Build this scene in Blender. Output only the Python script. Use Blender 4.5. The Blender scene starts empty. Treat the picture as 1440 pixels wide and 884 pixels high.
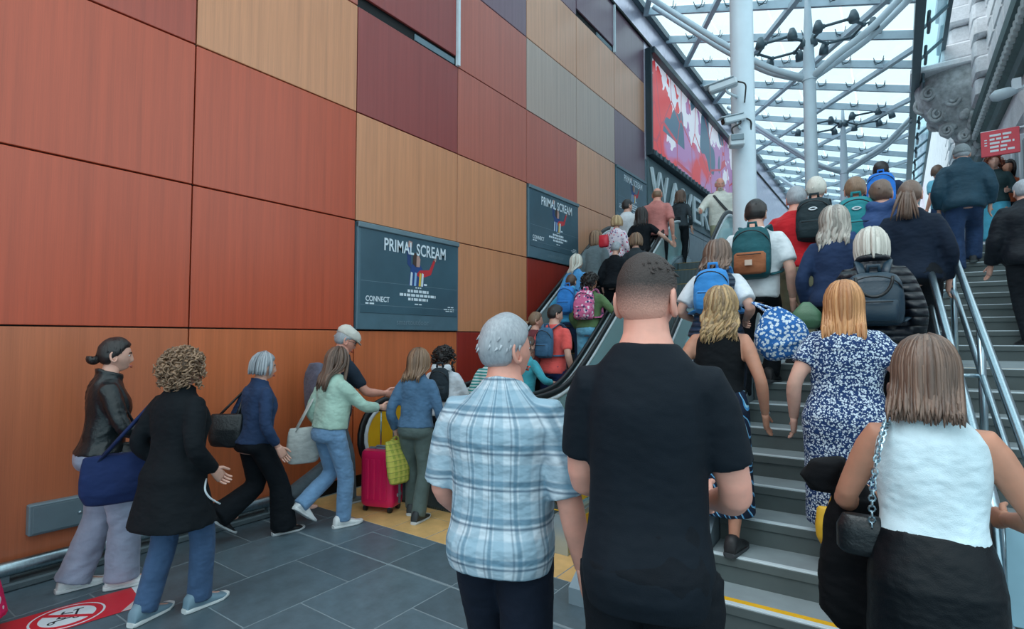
import bpy, math, random
import numpy as np
from mathutils import Vector, Matrix

# ------------------------------------------------------------------ scene, camera, sky, exposure
scn = bpy.context.scene
COL = scn.collection
random.seed(7)
PI = math.pi
R = math.radians

FPX, HOR = 760.0, 475.0                 # focal length in pixels, horizon row (1440 x 884 frame)
CAM_H = 1.65
YAW, PITCH = R(35.5), math.atan((HOR - 442.0) / FPX)
cam_d = bpy.data.cameras.new('camera')
cam_d.sensor_width = 36.0
cam_d.lens = FPX / 1440.0 * 36.0
cam_d.clip_start, cam_d.clip_end = 0.05, 400
cam = bpy.data.objects.new('camera', cam_d)
COL.objects.link(cam)
cam.location = (0, 0, CAM_H)
cam.rotation_euler = (PI / 2 + PITCH, 0, YAW)
scn.camera = cam
CAM_M = cam.rotation_euler.to_matrix()

world = bpy.data.worlds.new('overcast_sky')
scn.world = world
world.use_nodes = True
wn = world.node_tree
wn.nodes.clear()
w_out = wn.nodes.new('ShaderNodeOutputWorld')
w_bg = wn.nodes.new('ShaderNodeBackground')
w_ramp = wn.nodes.new('ShaderNodeValToRGB')
w_tc = wn.nodes.new('ShaderNodeTexCoord')
w_sep = wn.nodes.new('ShaderNodeSeparateXYZ')
w_noise = wn.nodes.new('ShaderNodeTexNoise')
w_noise.inputs['Scale'].default_value = 2.2
w_mix = wn.nodes.new('ShaderNodeMix')
w_mix.data_type = 'RGBA'
w_mix.blend_type = 'MULTIPLY'
w_mix.inputs['Factor'].default_value = 0.12
wn.links.new(w_tc.outputs['Generated'], w_sep.inputs[0])
wn.links.new(w_tc.outputs['Generated'], w_noise.inputs['Vector'])
wn.links.new(w_sep.outputs['Z'], w_ramp.inputs[0])
e = w_ramp.color_ramp.elements
e[0].position, e[0].color = 0.0, (0.47, 0.68, 0.77, 1)
e[1].position, e[1].color = 0.35, (0.76, 0.94, 1.0, 1)
wn.links.new(w_ramp.outputs[0], w_mix.inputs[6])
wn.links.new(w_noise.outputs[0], w_mix.inputs[7])
wn.links.new(w_mix.outputs[2], w_bg.inputs[0])
w_bg.inputs[1].default_value = 1.0
wn.links.new(w_bg.outputs[0], w_out.inputs[0])

sun_d = bpy.data.lights.new('sun', 'SUN')
sun_d.energy, sun_d.angle, sun_d.color = 0.9, R(50), (0.93, 0.97, 1.0)
sun = bpy.data.objects.new('sun', sun_d)
COL.objects.link(sun)
sun.rotation_euler = (R(24), R(-24), 0)      # soft cloud-veiled daylight from high above, right of the steps

vs = scn.view_settings
vs.view_transform, vs.look, vs.gamma = 'Standard', 'None', 1.0
vs.use_curve_mapping = False
vs.exposure = 0.85

# ------------------------------------------------------------------ picture and place geometry
WALL_X = -4.9
S_ANG = R(2.37)
S_O = Vector((0, 3.275, 0))
S_M = Matrix.Translation(S_O) @ Matrix.Rotation(S_ANG, 4, 'Z')   # frame of the stairs and escalators
S_I = S_M.inverted()
RISE, TR1, TR2 = 0.157, 0.283, 0.287
L1Y, L1E, L1Z = 8 * TR1, 4.215, 9 * RISE
L2Y, L2Z = 4.215 + 9 * TR2, 19 * RISE
L2E = L2Y + 9.0


def ray(px, py):
    d = CAM_M @ Vector(((px - 720) / FPX, (442 - py) / FPX, -1.0))
    return d


def at_t(px, py, t):
    return Vector((0, 0, CAM_H)) + ray(px, py) * t


def on_z(px, py, z=0.0):
    d = ray(px, py)
    return at_t(px, py, (z - CAM_H) / d.z)


def on_x(px, py, x):
    d = ray(px, py)
    return at_t(px, py, x / d.x)


def S(x, y, z=0.0):
    return S_M @ Vector((x, y, z))


def stair_ground(p, smooth=True):
    """height of the stairs under a world point; smooth = mean line through the treads"""
    y = (S_I @ Vector((p[0], p[1], 0))).y
    if y < 0:
        return max(0.0, RISE * (y / TR1 + 0.5)) if smooth else 0.0
    if y < L1Y:
        return RISE * (y / TR1 + 0.5) if smooth else RISE * (int(y / TR1) + 1)
    if y < L1E:
        return L1Z
    if y < L2Y:
        return L1Z + (RISE * ((y - L1E) / TR2 + 0.5) if smooth else RISE * (int((y - L1E) / TR2) + 1))
    return L2Z


ESC_S = math.tan(R(35))
E1 = dict(xl=-4.42, xr=-3.22, y0=0.50, yi=2.50, ztop=L2Z, y1=7.75)
E2 = dict(xl=-3.04, xr=-2.12, y0=0.35, yi=2.35, ztop=L2Z, y1=7.6)


def esc_ground(p):
    q = S_I @ Vector((p[0], p[1], 0))
    return min(max(0.0, (q.y - E1['yi']) * ESC_S), E1['ztop'])


def solve(px, py, H, ground, tguess):
    """distance along the head-top ray at which a person of height H stands on the ground"""
    best = None
    last = None
    t = 0.6
    while t < 30:
        p = at_t(px, py, t)
        g = p.z - ground(p) - H
        if last is not None and (g <= 0) != (last <= 0):
            if best is None or abs(t - tguess) < abs(best - tguess):
                best = t
        last = g
        t += 0.01
    if best is None or abs(best - tguess) > 1.2:
        best = tguess
    return at_t(px, py, best)


# ------------------------------------------------------------------ materials
def lin(c):
    out = []
    for v in c[:3]:
        v = v / 255.0
        out.append(v / 12.92 if v <= 0.04045 else ((v + 0.055) / 1.055) ** 2.4)
    return (*out, 1.0)


MATS = {}


class NT:
    def __init__(self, name, rough=0.6, metal=0.0, spec=0.5):
        m = bpy.data.materials.new(name)
        m.use_nodes = True
        self.m, self.t = m, m.node_tree
        self.b = self.t.nodes['Principled BSDF']
        self.b.inputs['Roughness'].default_value = rough
        self.b.inputs['Metallic'].default_value = metal
        self.b.inputs['Specular IOR Level'].default_value = spec
        self._tc = None

    def n(self, kind, **kw):
        nd = self.t.nodes.new('ShaderNode' + kind)
        for k, v in kw.items():
            if k in nd.inputs.keys() if hasattr(nd.inputs, 'keys') else False:
                nd.inputs[k].default_value = v
            else:
                setattr(nd, k, v)
        return nd

    def l(self, a, b):
        self.t.links.new(a, b)

    def co(self, scale=(1, 1, 1), rot=(0, 0, 0)):
        if self._tc is None:
            self._tc = self.n('TexCoord')
        mp = self.n('Mapping')
        mp.inputs['Scale'].default_value = scale
        mp.inputs['Rotation'].default_value = rot
        self.l(self._tc.outputs['Object'], mp.inputs[0])
        return mp.outputs[0]

    def noise(self, scale, vec=None, detail=3.0, rough=0.55):
        nd = self.n('TexNoise')
        nd.inputs['Scale'].default_value = scale
        nd.inputs['Detail'].default_value = detail
        nd.inputs['Roughness'].default_value = rough
        self.l(vec if vec is not None else self.co(), nd.inputs['Vector'])
        return nd.outputs['Fac'] if 'Fac' in nd.outputs else nd.outputs[0]

    def ramp(self, fac, stops, interp='LINEAR'):
        nd = self.n('ValToRGB')
        cr = nd.color_ramp
        cr.interpolation = interp
        while len(cr.elements) < len(stops):
            cr.elements.new(0.5)
        for el, (p, c) in zip(cr.elements, stops):
            el.position, el.color = p, c
        self.l(fac, nd.inputs[0])
        return nd.outputs[0]

    def mix(self, fac, a, b, mode='MIX'):
        nd = self.n('Mix')
        nd.data_type, nd.blend_type = 'RGBA', mode
        if isinstance(fac, (int, float)):
            nd.inputs[0].default_value = fac
        else:
            self.l(fac, nd.inputs[0])
        for v, i in ((a, 6), (b, 7)):
            if isinstance(v, tuple):
                nd.inputs[i].default_value = v
            else:
                self.l(v, nd.inputs[i])
        return nd.outputs[2]

    def math(self, op, a, b=0.0, clamp=False):
        nd = self.n('Math')
        nd.operation, nd.use_clamp = op, clamp
        for v, i in ((a, 0), (b, 1)):
            if isinstance(v, (int, float)):
                nd.inputs[i].default_value = v
            else:
                self.l(v, nd.inputs[i])
        return nd.outputs[0]

    def sep(self, vec):
        nd = self.n('SeparateXYZ')
        self.l(vec, nd.inputs[0])
        return nd.outputs

    def color(self, c):
        if isinstance(c, tuple):
            self.b.inputs['Base Color'].default_value = c
        else:
            self.l(c, self.b.inputs['Base Color'])

    def bump(self, h, strength=0.3, dist=0.01):
        nd = self.n('Bump')
        nd.inputs['Strength'].default_value = strength
        nd.inputs['Distance'].default_value = dist
        self.l(h, nd.inputs['Height'])
        self.l(nd.outputs[0], self.b.inputs['Normal'])


def scale_c(c, k):
    return tuple(min(1.0, v * k) for v in c[:3]) + (1.0,)


def plain(name, rgb, rough=0.5, metal=0.0, spec=0.5, var=0.08, scale=6.0, bump=0.0, bscale=60):
    key = ('plain', name)
    if key in MATS:
        return MATS[key]
    n = NT(name, rough, metal, spec)
    c = lin(rgb)
    f = n.noise(scale)
    n.color(n.ramp(f, [(0.3, scale_c(c, 1 - var)), (0.7, scale_c(c, 1 + var))]))
    if bump:
        n.bump(n.noise(bscale), bump, 0.01)
    MATS[key] = n.m
    return n.m


def fabric(name, rgb, rough=0.85, fold=0.4, weave=260, var=0.14, sheen=0.15, spec=0.25):
    key = ('fab', name)
    if key in MATS:
        return MATS[key]
    n = NT(name, rough, 0, spec)
    c = lin(rgb)
    f = n.noise(9.0, n.co((1, 1, 0.6)), 4)
    n.color(n.ramp(f, [(0.3, scale_c(c, 1 - var)), (0.7, scale_c(c, 1 + var))]))
    n.b.inputs['Sheen Weight'].default_value = sheen * min(1.0, sum(c[:3]) * 1.2)
    folds = n.noise(8.0, n.co((1.0, 1.0, 1.5), (0.5, 0.7, 0)), 2.0)
    fine = n.noise(weave, None, 1)
    h = n.math('ADD', n.math('MULTIPLY', folds, 1.0), n.math('MULTIPLY', fine, 0.05))
    n.bump(h, fold, 0.05)
    MATS[key] = n.m
    return n.m


def quilted(name, rgb, rows=22, rough=0.4):
    key = ('quilt', name)
    if key in MATS:
        return MATS[key]
    n = NT(name, rough, 0, 0.5)
    c = lin(rgb)
    n.color(n.ramp(n.noise(8), [(0.3, scale_c(c, .85)), (0.7, scale_c(c, 1.2))]))
    z = n.sep(n.co())[2]
    s = n.math('ABSOLUTE', n.math('SINE', n.math('MULTIPLY', z, PI * rows)))
    h = n.math('ADD', n.math('POWER', s, 0.5), n.math('MULTIPLY', n.noise(14), 0.5))
    n.bump(h, 0.8, 0.03)
    MATS[key] = n.m
    return n.m


def plaid(name):
    n = NT(name, 0.85, 0, 0.25)
    x, y, z = n.sep(n.co())[:3]
    ang = n.math('ARCTAN2', x, n.math('SUBTRACT', n.math('MULTIPLY', y, -1), 0.02))
    u = n.math('MULTIPLY', ang, 0.20)

    def band(v, period, w, off=0.0):
        m = n.math('FRACT', n.math('ADD', n.math('DIVIDE', v, period), off))
        return n.math('MULTIPLY', n.math('SUBTRACT', w + 0.03, n.math('ABSOLUTE', n.math('SUBTRACT', m, 0.5))), 16.0, True)

    white, teal, pale, navy = lin((196, 210, 220)), lin((68, 112, 136)), lin((136, 168, 186)), lin((40, 72, 98))
    c = n.mix(n.math('MULTIPLY', band(z, 0.125, 0.22), 0.65), white, pale)
    c = n.mix(n.math('MULTIPLY', band(u, 0.125, 0.20), 0.62), c, pale)
    c = n.mix(n.math('MULTIPLY', band(z, 0.125, 0.085, 0.32), 0.75), c, teal)
    c = n.mix(n.math('MULTIPLY', band(u, 0.125, 0.07, 0.32), 0.62), c, teal)
    c = n.mix(n.math('MULTIPLY', band(z, 0.125, 0.03, 0.5), 0.8), c, navy)
    c = n.mix(n.math('MULTIPLY', band(u, 0.125, 0.025, 0.5), 0.55), c, navy)
    n.color(c)
    n.bump(n.noise(10.0, n.co((1, 1, 1.7), (0.3, 0.5, 0)), 2.5), 0.5, 0.05)
    return n.m


def spotted(name, base, spots, scale=60, thr=0.42, extra=None, rough=0.8):
    key = ('spot', name)
    if key in MATS:
        return MATS[key]
    n = NT(name, rough, 0, 0.25)
    v = n.n('TexVoronoi')
    v.inputs['Scale'].default_value = scale
    wob = n.n('TexNoise')
    wob.inputs['Scale'].default_value = scale * 1.3
    co = n.co()
    n.l(co, wob.inputs['Vector'])
    mx = n.n('Mix')
    mx.data_type = 'VECTOR'
    mx.inputs[0].default_value = 0.02
    n.l(co, mx.inputs[4])
    n.l(wob.outputs['Color'], mx.inputs[5])
    n.l(mx.outputs[1], v.inputs['Vector'])
    m = n.math('LESS_THAN', v.outputs['Distance'], thr)
    c = n.mix(m, lin(base), lin(spots))
    if extra:
        r = n.sep(v.outputs['Color'])[0]
        c = n.mix(n.math('MULTIPLY', m, n.math('GREATER_THAN', r, 0.55)), c, lin(extra))
    n.color(c)
    n.bump(n.noise(10.0, n.co((1, 1, 1.7)), 2.5), 0.45, 0.05)
    MATS[key] = n.m
    return n.m


def waves(name, stops, scale=3.0, dist=6.0, rot=(0, 0.5, 0)):
    n = NT(name, 0.75, 0, 0.3)
    w = n.n('TexWave')
    w.inputs['Scale'].default_value = scale
    w.inputs['Distortion'].default_value = dist
    w.inputs['Detail'].default_value = 1.5
    n.l(n.co((1, 1, 1), rot), w.inputs['Vector'])
    n.color(n.ramp(w.outputs['Fac'], [(p, lin(c)) for p, c in stops], 'CONSTANT'))
    n.bump(n.noise(10.0), 0.4, 0.04)
    return n.m


def check(name, a, b, line, period=0.05):
    n = NT(name, 0.8, 0, 0.25)
    x, y, z = n.sep(n.co())[:3]

    def band(v, w):
        m = n.math('FRACT', n.math('DIVIDE', v, period))
        return n.math('LESS_THAN', n.math('ABSOLUTE', n.math('SUBTRACT', m, 0.5)), w)
    c = n.mix(n.math('MULTIPLY', band(n.math('ADD', x, y), 0.25), 0.7), lin(a), lin(b))
    c = n.mix(n.math('MULTIPLY', band(z, 0.25), 0.5), c, lin(b))
    c = n.mix(n.math('MULTIPLY', band(n.math('ADD', z, 0.01), 0.05), 0.7), c, lin(line))
    n.color(c)
    n.bump(n.noise(12), 0.4, 0.03)
    return n.m


def stripes(name, a, b, period=0.03):
    n = NT(name, 0.8, 0, 0.25)
    z = n.sep(n.co())[2]
    m = n.math('LESS_THAN', n.math('FRACT', n.math('DIVIDE', z, period)), 0.45)
    n.color(n.mix(m, lin(a), lin(b)))
    n.bump(n.noise(12), 0.4, 0.03)
    return n.m


def wood_panel(name, rgb):
    key = ('wood', name)
    if key in MATS:
        return MATS[key]
    n = NT(name, 0.34, 0, 0.5)
    c = lin(rgb)
    grain = n.noise(3.0, n.co((6, 5, 0.12)), 6, 0.66)
    fine = n.noise(9.0, n.co((10, 22, 0.25)), 4, 0.6)
    a = n.ramp(grain, [(0.25, scale_c(c, 0.72)), (0.5, c), (0.78, scale_c(c, 1.24))])
    n.color(n.mix(0.3, a, n.ramp(fine, [(0.3, scale_c(c, .75)), (0.7, scale_c(c, 1.2))])))
    n.bump(fine, 0.02, 0.002)
    n.b.inputs['Coat Weight'].default_value = 0.25
    n.b.inputs['Coat Roughness'].default_value = 0.3
    MATS[key] = n.m
    return n.m


def glassy(name, tint, alpha=0.2, rough=0.03):
    """clear pane: mostly see-through with a tint, plus a mirror sheen that grows at grazing angles"""
    key = ('glass', name)
    if key in MATS:
        return MATS[key]
    n = NT(name, rough, 0, 0.5)
    t = n.n('BsdfTransparent')
    t.inputs[0].default_value = tint
    g = n.n('BsdfGlossy')
    g.inputs['Roughness'].default_value = rough
    g.inputs['Color'].default_value = (0.9, 1, 1, 1)
    d = n.n('BsdfDiffuse')
    d.inputs[0].default_value = (0.75, 0.9, 0.95, 1)
    lw = n.n('LayerWeight')
    lw.inputs[0].default_value = 0.5
    fr = n.n('Math')
    fr.operation = 'MULTIPLY_ADD'
    n.l(n.math('POWER', lw.outputs['Facing'], 5.0), fr.inputs[0])
    fr.inputs[1].default_value, fr.inputs[2].default_value = 0.45, 0.03
    m1, m2 = n.n('MixShader'), n.n('MixShader')
    m1.inputs[0].default_value = alpha
    n.l(t.outputs[0], m1.inputs[1])
    n.l(d.outputs[0], m1.inputs[2])
    n.l(fr.outputs[0], m2.inputs[0])
    n.l(m1.outputs[0], m2.inputs[1])
    n.l(g.outputs[0], m2.inputs[2])
    n.l(m2.outputs[0], n.t.nodes['Material Output'].inputs[0])
    n.t.nodes.remove(n.b)
    MATS[key] = n.m
    return n.m


# ------------------------------------------------------------------ mesh helpers
TMP = bpy.data.scenes.new('workbench')      # scratch scene for fusing shapes, removed at the end


def evaluate(o):
    """final mesh of an object, worked out in the scratch scene"""
    TMP.collection.objects.link(o)
    with bpy.context.temp_override(scene=TMP, view_layer=TMP.view_layers[0]):
        dg = bpy.context.evaluated_depsgraph_get()
    me = bpy.data.meshes.new_from_object(o.evaluated_get(dg))
    bpy.data.objects.remove(o)
    return me


class MB:
    def __init__(self):
        self.v, self.f, self.mi, self.n = [], [], [], 0
        self.tone = []

    def add(self, v, f, mi=0, tone=0.5):
        v = np.asarray(v, float).reshape(-1, 3)
        self.v.append(v)
        o = self.n
        self.f += [tuple(i + o for i in q) for q in f]
        self.mi += [mi] * len(f)
        self.tone.append(np.full(len(v), tone))
        self.n += len(v)
        return self

    def box(self, lo, hi, M=None, mi=0):
        (a, b, c), (d, e, f) = lo, hi
        v = np.array([(a, b, c), (d, b, c), (d, e, c), (a, e, c), (a, b, f), (d, b, f), (d, e, f), (a, e, f)], float)
        if M is not None:
            v = xf(M, v)
        return self.add(v, [(0, 3, 2, 1), (4, 5, 6, 7), (0, 1, 5, 4), (1, 2, 6, 5), (2, 3, 7, 6), (3, 0, 4, 7)], mi)

    def rings(self, rings, cap=True, mi=0, tone=0.5, closed=False):
        m, k = len(rings), len(rings[0])
        v = np.concatenate([np.asarray(r, float) for r in rings])
        f = []
        for i in range(m - 1 + (1 if closed else 0)):
            a, b = (i % m) * k, ((i + 1) % m) * k
            for j in range(k):
                j2 = (j + 1) % k
                f.append((a + j, a + j2, b + j2, b + j))
        if cap and not closed:
            f.append(tuple(range(k - 1, -1, -1)))
            f.append(tuple((m - 1) * k + j for j in range(k)))
        return self.add(v, f, mi, tone)

    def tube(self, path, rad, n=8, flat=None, up=None, cap=True, mi=0, tone=0.5, closed=False, roll=0.0):
        return self.rings(tube_rings(path, rad, n, flat, up, closed, roll), cap, mi, tone, closed)

    def prism(self, outline, lo, hi, axis='z', M=None, mi=0):
        """outline: 2-D points (counter-clockwise), extruded between lo and hi along axis"""
        k = len(outline)
        v = []
        for h in (lo, hi):
            for (a, b) in outline:
                v.append({'x': (h, a, b), 'y': (a, h, b), 'z': (a, b, h)}[axis])
        v = np.array(v, float)
        if M is not None:
            v = xf(M, v)
        f = [tuple(range(k - 1, -1, -1)), tuple(range(k, 2 * k))]
        f += [(j, (j + 1) % k, k + (j + 1) % k, k + j) for j in range(k)]
        return self.add(v, f, mi)

    def sphere(self, c, r, n=12, m=8, M=None, mi=0, tone=0.5):
        rx, ry, rz = (r, r, r) if isinstance(r, (int, float)) else r
        rings = []
        for i in range(m):
            th = PI * (i + 0.35) / (m - 0.3)
            a = np.linspace(0, 2 * PI, n, endpoint=False)
            rings.append(np.stack([c[0] + rx * math.sin(th) * np.cos(a), c[1] + ry * math.sin(th) * np.sin(a),
                                   np.full(n, c[2] - rz * math.cos(th))], 1))
        if M is not None:
            rings = [xf(M, q) for q in rings]
        return self.rings(rings, True, mi, tone)

    def mesh(self, name):
        me = bpy.data.meshes.new(name)
        v = np.concatenate(self.v)
        me.from_pydata(v.tolist(), [], self.f)
        if any(self.mi):
            me.polygons.foreach_set('material_index', np.array(self.mi, np.int32))
        return me

    def build(self, name, mat, parent=None, smooth=False, M=None, tone=False):
        me = self.mesh(name)
        if tone:
            at = me.attributes.new('tone', 'FLOAT', 'POINT')
            at.data.foreach_set('value', np.concatenate(self.tone).astype(np.float32))
        return link(name, me, mat, parent, smooth, M)


def link(name, me, mat, parent=None, smooth=False, M=None):
    for m in (mat if isinstance(mat, (list, tuple)) else [mat]):
        if m is not None and len(me.materials) < len(mat if isinstance(mat, (list, tuple)) else [mat]):
            me.materials.append(m)
    if smooth:
        me.polygons.foreach_set('use_smooth', np.ones(len(me.polygons), bool))
        if smooth != 'all':
            try:
                me.set_sharp_from_angle(angle=R(42))
            except Exception:
                pass
    o = bpy.data.objects.new(name, me)
    COL.objects.link(o)
    if parent is not None:
        o.parent = parent
    if M is not None:
        o.matrix_local = M
    return o


def xf(M, v):
    A = np.array(M)
    return v @ A[:3, :3].T + A[:3, 3]


def tube_rings(path, rad, n=8, flat=None, up=None, closed=False, roll=0.0):
    P = np.asarray(path, float)
    m = len(P)
    if isinstance(rad, (int, float)):
        rad = [rad] * m
    T = np.zeros_like(P)
    for i in range(m):
        if closed:
            T[i] = P[(i + 1) % m] - P[i - 1]
        else:
            T[i] = P[min(i + 1, m - 1)] - P[max(i - 1, 0)]
    T /= np.linalg.norm(T, axis=1)[:, None] + 1e-12
    u = np.array(up if up is not None else ((0, 0, 1) if abs(T[0][2]) < 0.9 else (0, 1, 0)), float)
    out = []
    a = np.linspace(0, 2 * PI, n, endpoint=False) + roll
    fx, fy = flat if flat else (1.0, 1.0)
    for i in range(m):
        u = u - T[i] * np.dot(u, T[i])
        ln = np.linalg.norm(u)
        if ln < 1e-6:
            u = np.cross(T[i], (1, 0, 0))
            ln = np.linalg.norm(u)
        u = u / ln
        w = np.cross(T[i], u)
        r = rad[i]
        out.append(P[i] + np.outer(np.cos(a) * r * fx, w) + np.outer(np.sin(a) * r * fy, u))
    return out


def ering(c, hw, hd, n=28, p=2.3, ax=(1, 0, 0), ay=(0, 1, 0)):
    a = np.linspace(0, 2 * PI, n, endpoint=False)
    cs, sn = np.cos(a), np.sin(a)
    x = np.sign(cs) * np.abs(cs) ** (2 / p) * hw
    y = np.sign(sn) * np.abs(sn) ** (2 / p) * hd
    return np.asarray(c, float) + np.outer(x, ax) + np.outer(y, ay)


def arc(c, r, a0, a1, n, plane='yz', off=0.0):
    out = []
    for i in range(n + 1):
        a = a0 + (a1 - a0) * i / n
        p, q = r * math.cos(a), r * math.sin(a)
        out.append({'yz': (off, c[0] + p, c[1] + q), 'xz': (c[0] + p, off, c[1] + q), 'xy': (c[0] + p, c[1] + q, off)}[plane])
    return out


def bev_box(lo, hi, b=0.01):
    """box with chamfered edges"""
    mb = MB()
    (x0, y0, z0), (x1, y1, z1) = lo, hi

    def loop(d, z):
        return [(x0 + d + b, y0 + d, z), (x1 - d - b, y0 + d, z), (x1 - d, y0 + d + b, z), (x1 - d, y1 - d - b, z),
                (x1 - d - b, y1 - d, z), (x0 + d + b, y1 - d, z), (x0 + d, y1 - d - b, z), (x0 + d, y0 + d + b, z)]
    mb.rings([loop(b, z0), loop(0, z0 + b), loop(0, z1 - b), loop(b, z1)])
    return mb


def empty(name, M=None, loc=None):
    o = bpy.data.objects.new(name, None)
    o.empty_display_size = 0.1
    COL.objects.link(o)
    if M is not None:
        o.matrix_world = M
    if loc is not None:
        o.location = loc
    return o


def tag(o, label=None, cat=None, group=None, kind=None):
    if label:
        o['label'] = label
    if cat:
        o['category'] = cat
    if group:
        o['group'] = group
    if kind:
        o['kind'] = kind
    return o


def inst(me, name, parent, M=None, loc=None):
    o = bpy.data.objects.new(name, me)
    COL.objects.link(o)
    o.parent = parent
    if M is not None:
        o.matrix_local = M
    if loc is not None:
        o.location = loc
    return o


def text_mesh(txt, size, bold=0.0, space=1.0, xs=1.0, extrude=0.0, align='LEFT'):
    cu = bpy.data.curves.new('lettering', 'FONT')
    cu.body, cu.size, cu.offset, cu.space_character = txt, size, bold, space
    cu.extrude = extrude
    cu.align_x = align
    cu.resolution_u = 3
    me = evaluate(bpy.data.objects.new('lettering', cu))
    bpy.data.curves.remove(cu)
    if xs != 1.0:
        me.transform(Matrix.Diagonal((xs, 1, 1, 1)))
    return me


def remesh(mb, voxel, smooth=4, wr=None, seed=0):
    """fuse overlapping closed shapes into one continuous skin"""
    me0 = mb.mesh('tmp')
    o = bpy.data.objects.new('tmp', me0)
    md = o.modifiers.new('r', 'REMESH')
    md.mode, md.voxel_size, md.use_smooth_shade = 'VOXEL', voxel, True
    sm = o.modifiers.new('s', 'SMOOTH')
    sm.factor, sm.iterations = 0.6, smooth
    me = evaluate(o)
    bpy.data.meshes.remove(me0)
    if wr:
        wrinkle(me, wr[0], wr[1], seed)
    return me


def wrinkle(me, amp, scale, seed=0):
    k = len(me.vertices)
    v = np.empty(k * 3, np.float32)
    n = np.empty(k * 3, np.float32)
    me.vertices.foreach_get('co', v)
    me.vertex_normals.foreach_get('vector', n)
    v, n = v.reshape(-1, 3), n.reshape(-1, 3)
    rng = np.random.default_rng(seed)
    d = np.zeros(k)
    warp = np.zeros((k, 3))
    for i in range(3):
        q = rng.normal(size=3) * scale * 0.35
        warp += np.outer(np.sin(v @ q + rng.uniform(0, 6.28)), rng.normal(size=3)) * 0.035
    for i in range(7):
        q = rng.normal(size=3) * np.array((0.8, 0.8, 1.0)) * scale * rng.uniform(0.3, 1.0)
        d += (1 - 2 * np.abs(np.sin((v + warp) @ q + rng.uniform(0, 6.28)))) * rng.uniform(0.3, 1.0)
    d2 = np.zeros(k)
    for i in range(5):
        q = rng.normal(size=3) * scale * 0.45
        d2 += np.sin((v + warp) @ q + rng.uniform(0, 6.28))
    v += n * ((d * np.clip(0.5 + 0.3 * d2, 0.1, 1.2) / 3.2 + d2 * 0.25) * amp)[:, None]
    me.vertices.foreach_set('co', v.astype(np.float32).ravel())
    me.update()

# ------------------------------------------------------------------ floor
M_slate = NT('slate_tile', 0.42, 0, 0.5)
_c = lin((84, 102, 112))
_rnd = M_slate.n('ObjectInfo')
_m = M_slate.ramp(M_slate.noise(7, None, 6, 0.65), [(0.25, scale_c(_c, .72)), (0.75, scale_c(_c, 1.28))])
_r = M_slate.ramp(_rnd.outputs['Random'], [(0, (0.8, 0.8, 0.8, 1)), (1, (1.15, 1.15, 1.15, 1))])
M_slate.color(M_slate.mix(1.0, _m, _r, 'MULTIPLY'))
M_slate.bump(M_slate.noise(45), 0.12, 0.004)
M_slate = M_slate.m
M_grout = plain('tile_joint', (122, 136, 143), 0.8)
M_tan = NT('tactile_buff_paving', 0.6, 0, 0.4)
_c = lin((214, 172, 112))
M_tan.color(M_tan.ramp(M_tan.noise(6, None, 5), [(0.3, scale_c(_c, .82)), (0.7, scale_c(_c, 1.12))]))
M_tan = M_tan.m
M_steel = NT('brushed_steel', 0.28, 1.0)
_c = lin((176, 198, 208))
M_steel.color(M_steel.ramp(M_steel.noise(3, M_steel.co((40, 40, 1))), [(0.3, scale_c(_c, .85)), (0.7, scale_c(_c, 1.1))]))
M_steel = M_steel.m
M_dark = plain('dark_gap', (14, 17, 20), 0.7)
M_white = plain('white_paint', (214, 222, 228), 0.5)
M_grey = plain('grey_metal', (108, 128, 138), 0.45)
M_yellow = plain('safety_yellow', (232, 178, 30), 0.5)
M_rubber = plain('black_rubber', (22, 26, 30), 0.4)

floor = MB().box((-5.2, -3.2, -0.2), (5.0, 3.27, -0.0015)).build('floor', M_grout)
tag(floor, kind='structure')
tile_me = {}


def tile(x0, x1, y0, y1, mat, top=0.0, name='tile', gap=0.005):
    w, d = round(x1 - x0 - gap, 3), round(y1 - y0 - gap, 3)
    key = (w, d, mat.name)
    if key not in tile_me:
        me = bev_box((0, 0, -0.03), (w, d, 0.0), 0.003).mesh(name)
        me.materials.append(mat)
        tile_me[key] = me
    return inst(tile_me[key], name, floor, loc=(x0 + gap / 2, y0 + gap / 2, top + random.uniform(-0.0008, 0.0008)))


cols = [WALL_X] + [-4.3 + 0.612 * i for i in range(0, 13)]
for i in range(len(cols) - 1):
    off = 2.04 if i % 2 == 1 else 2.40
    if i == 0:
        off = 2.40
    ys = [off + 0.72 * k for k in range(-5, 3)]
    for a, b in zip(ys[:-1], ys[1:]):
        b = min(b, 3.27)
        segs = [(a, b)]
        if a < 2.75 < b and b - a > 0.05:
            segs = [(a, 2.745), (2.755, b)]
        for (p, q) in segs:
            if q - p < 0.03 or p > 3.24 or q < -1.0:
                continue
            if cols[i + 1] <= -0.9 and q > 3.2:
                q = 3.27
            tile(cols[i], cols[i + 1], p, q, M_slate)

# buff paving in front of the escalators
floor2 = MB().box((-5.2, 3.27, -0.2), (-0.75, 14, -0.0015)).build('floor', M_grout)
tag(floor2, kind='structure')
_f, floor = floor, floor2
xs = [WALL_X + 0.42 * i for i in range(11)]
for i in range(len(xs) - 1):
    for j in range(6):
        tile(xs[i], min(xs[i + 1], -0.75), 3.27 + 0.42 * j, 3.27 + 0.42 * (j + 1), M_tan, name='paving_slab')
floor = _f

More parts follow.
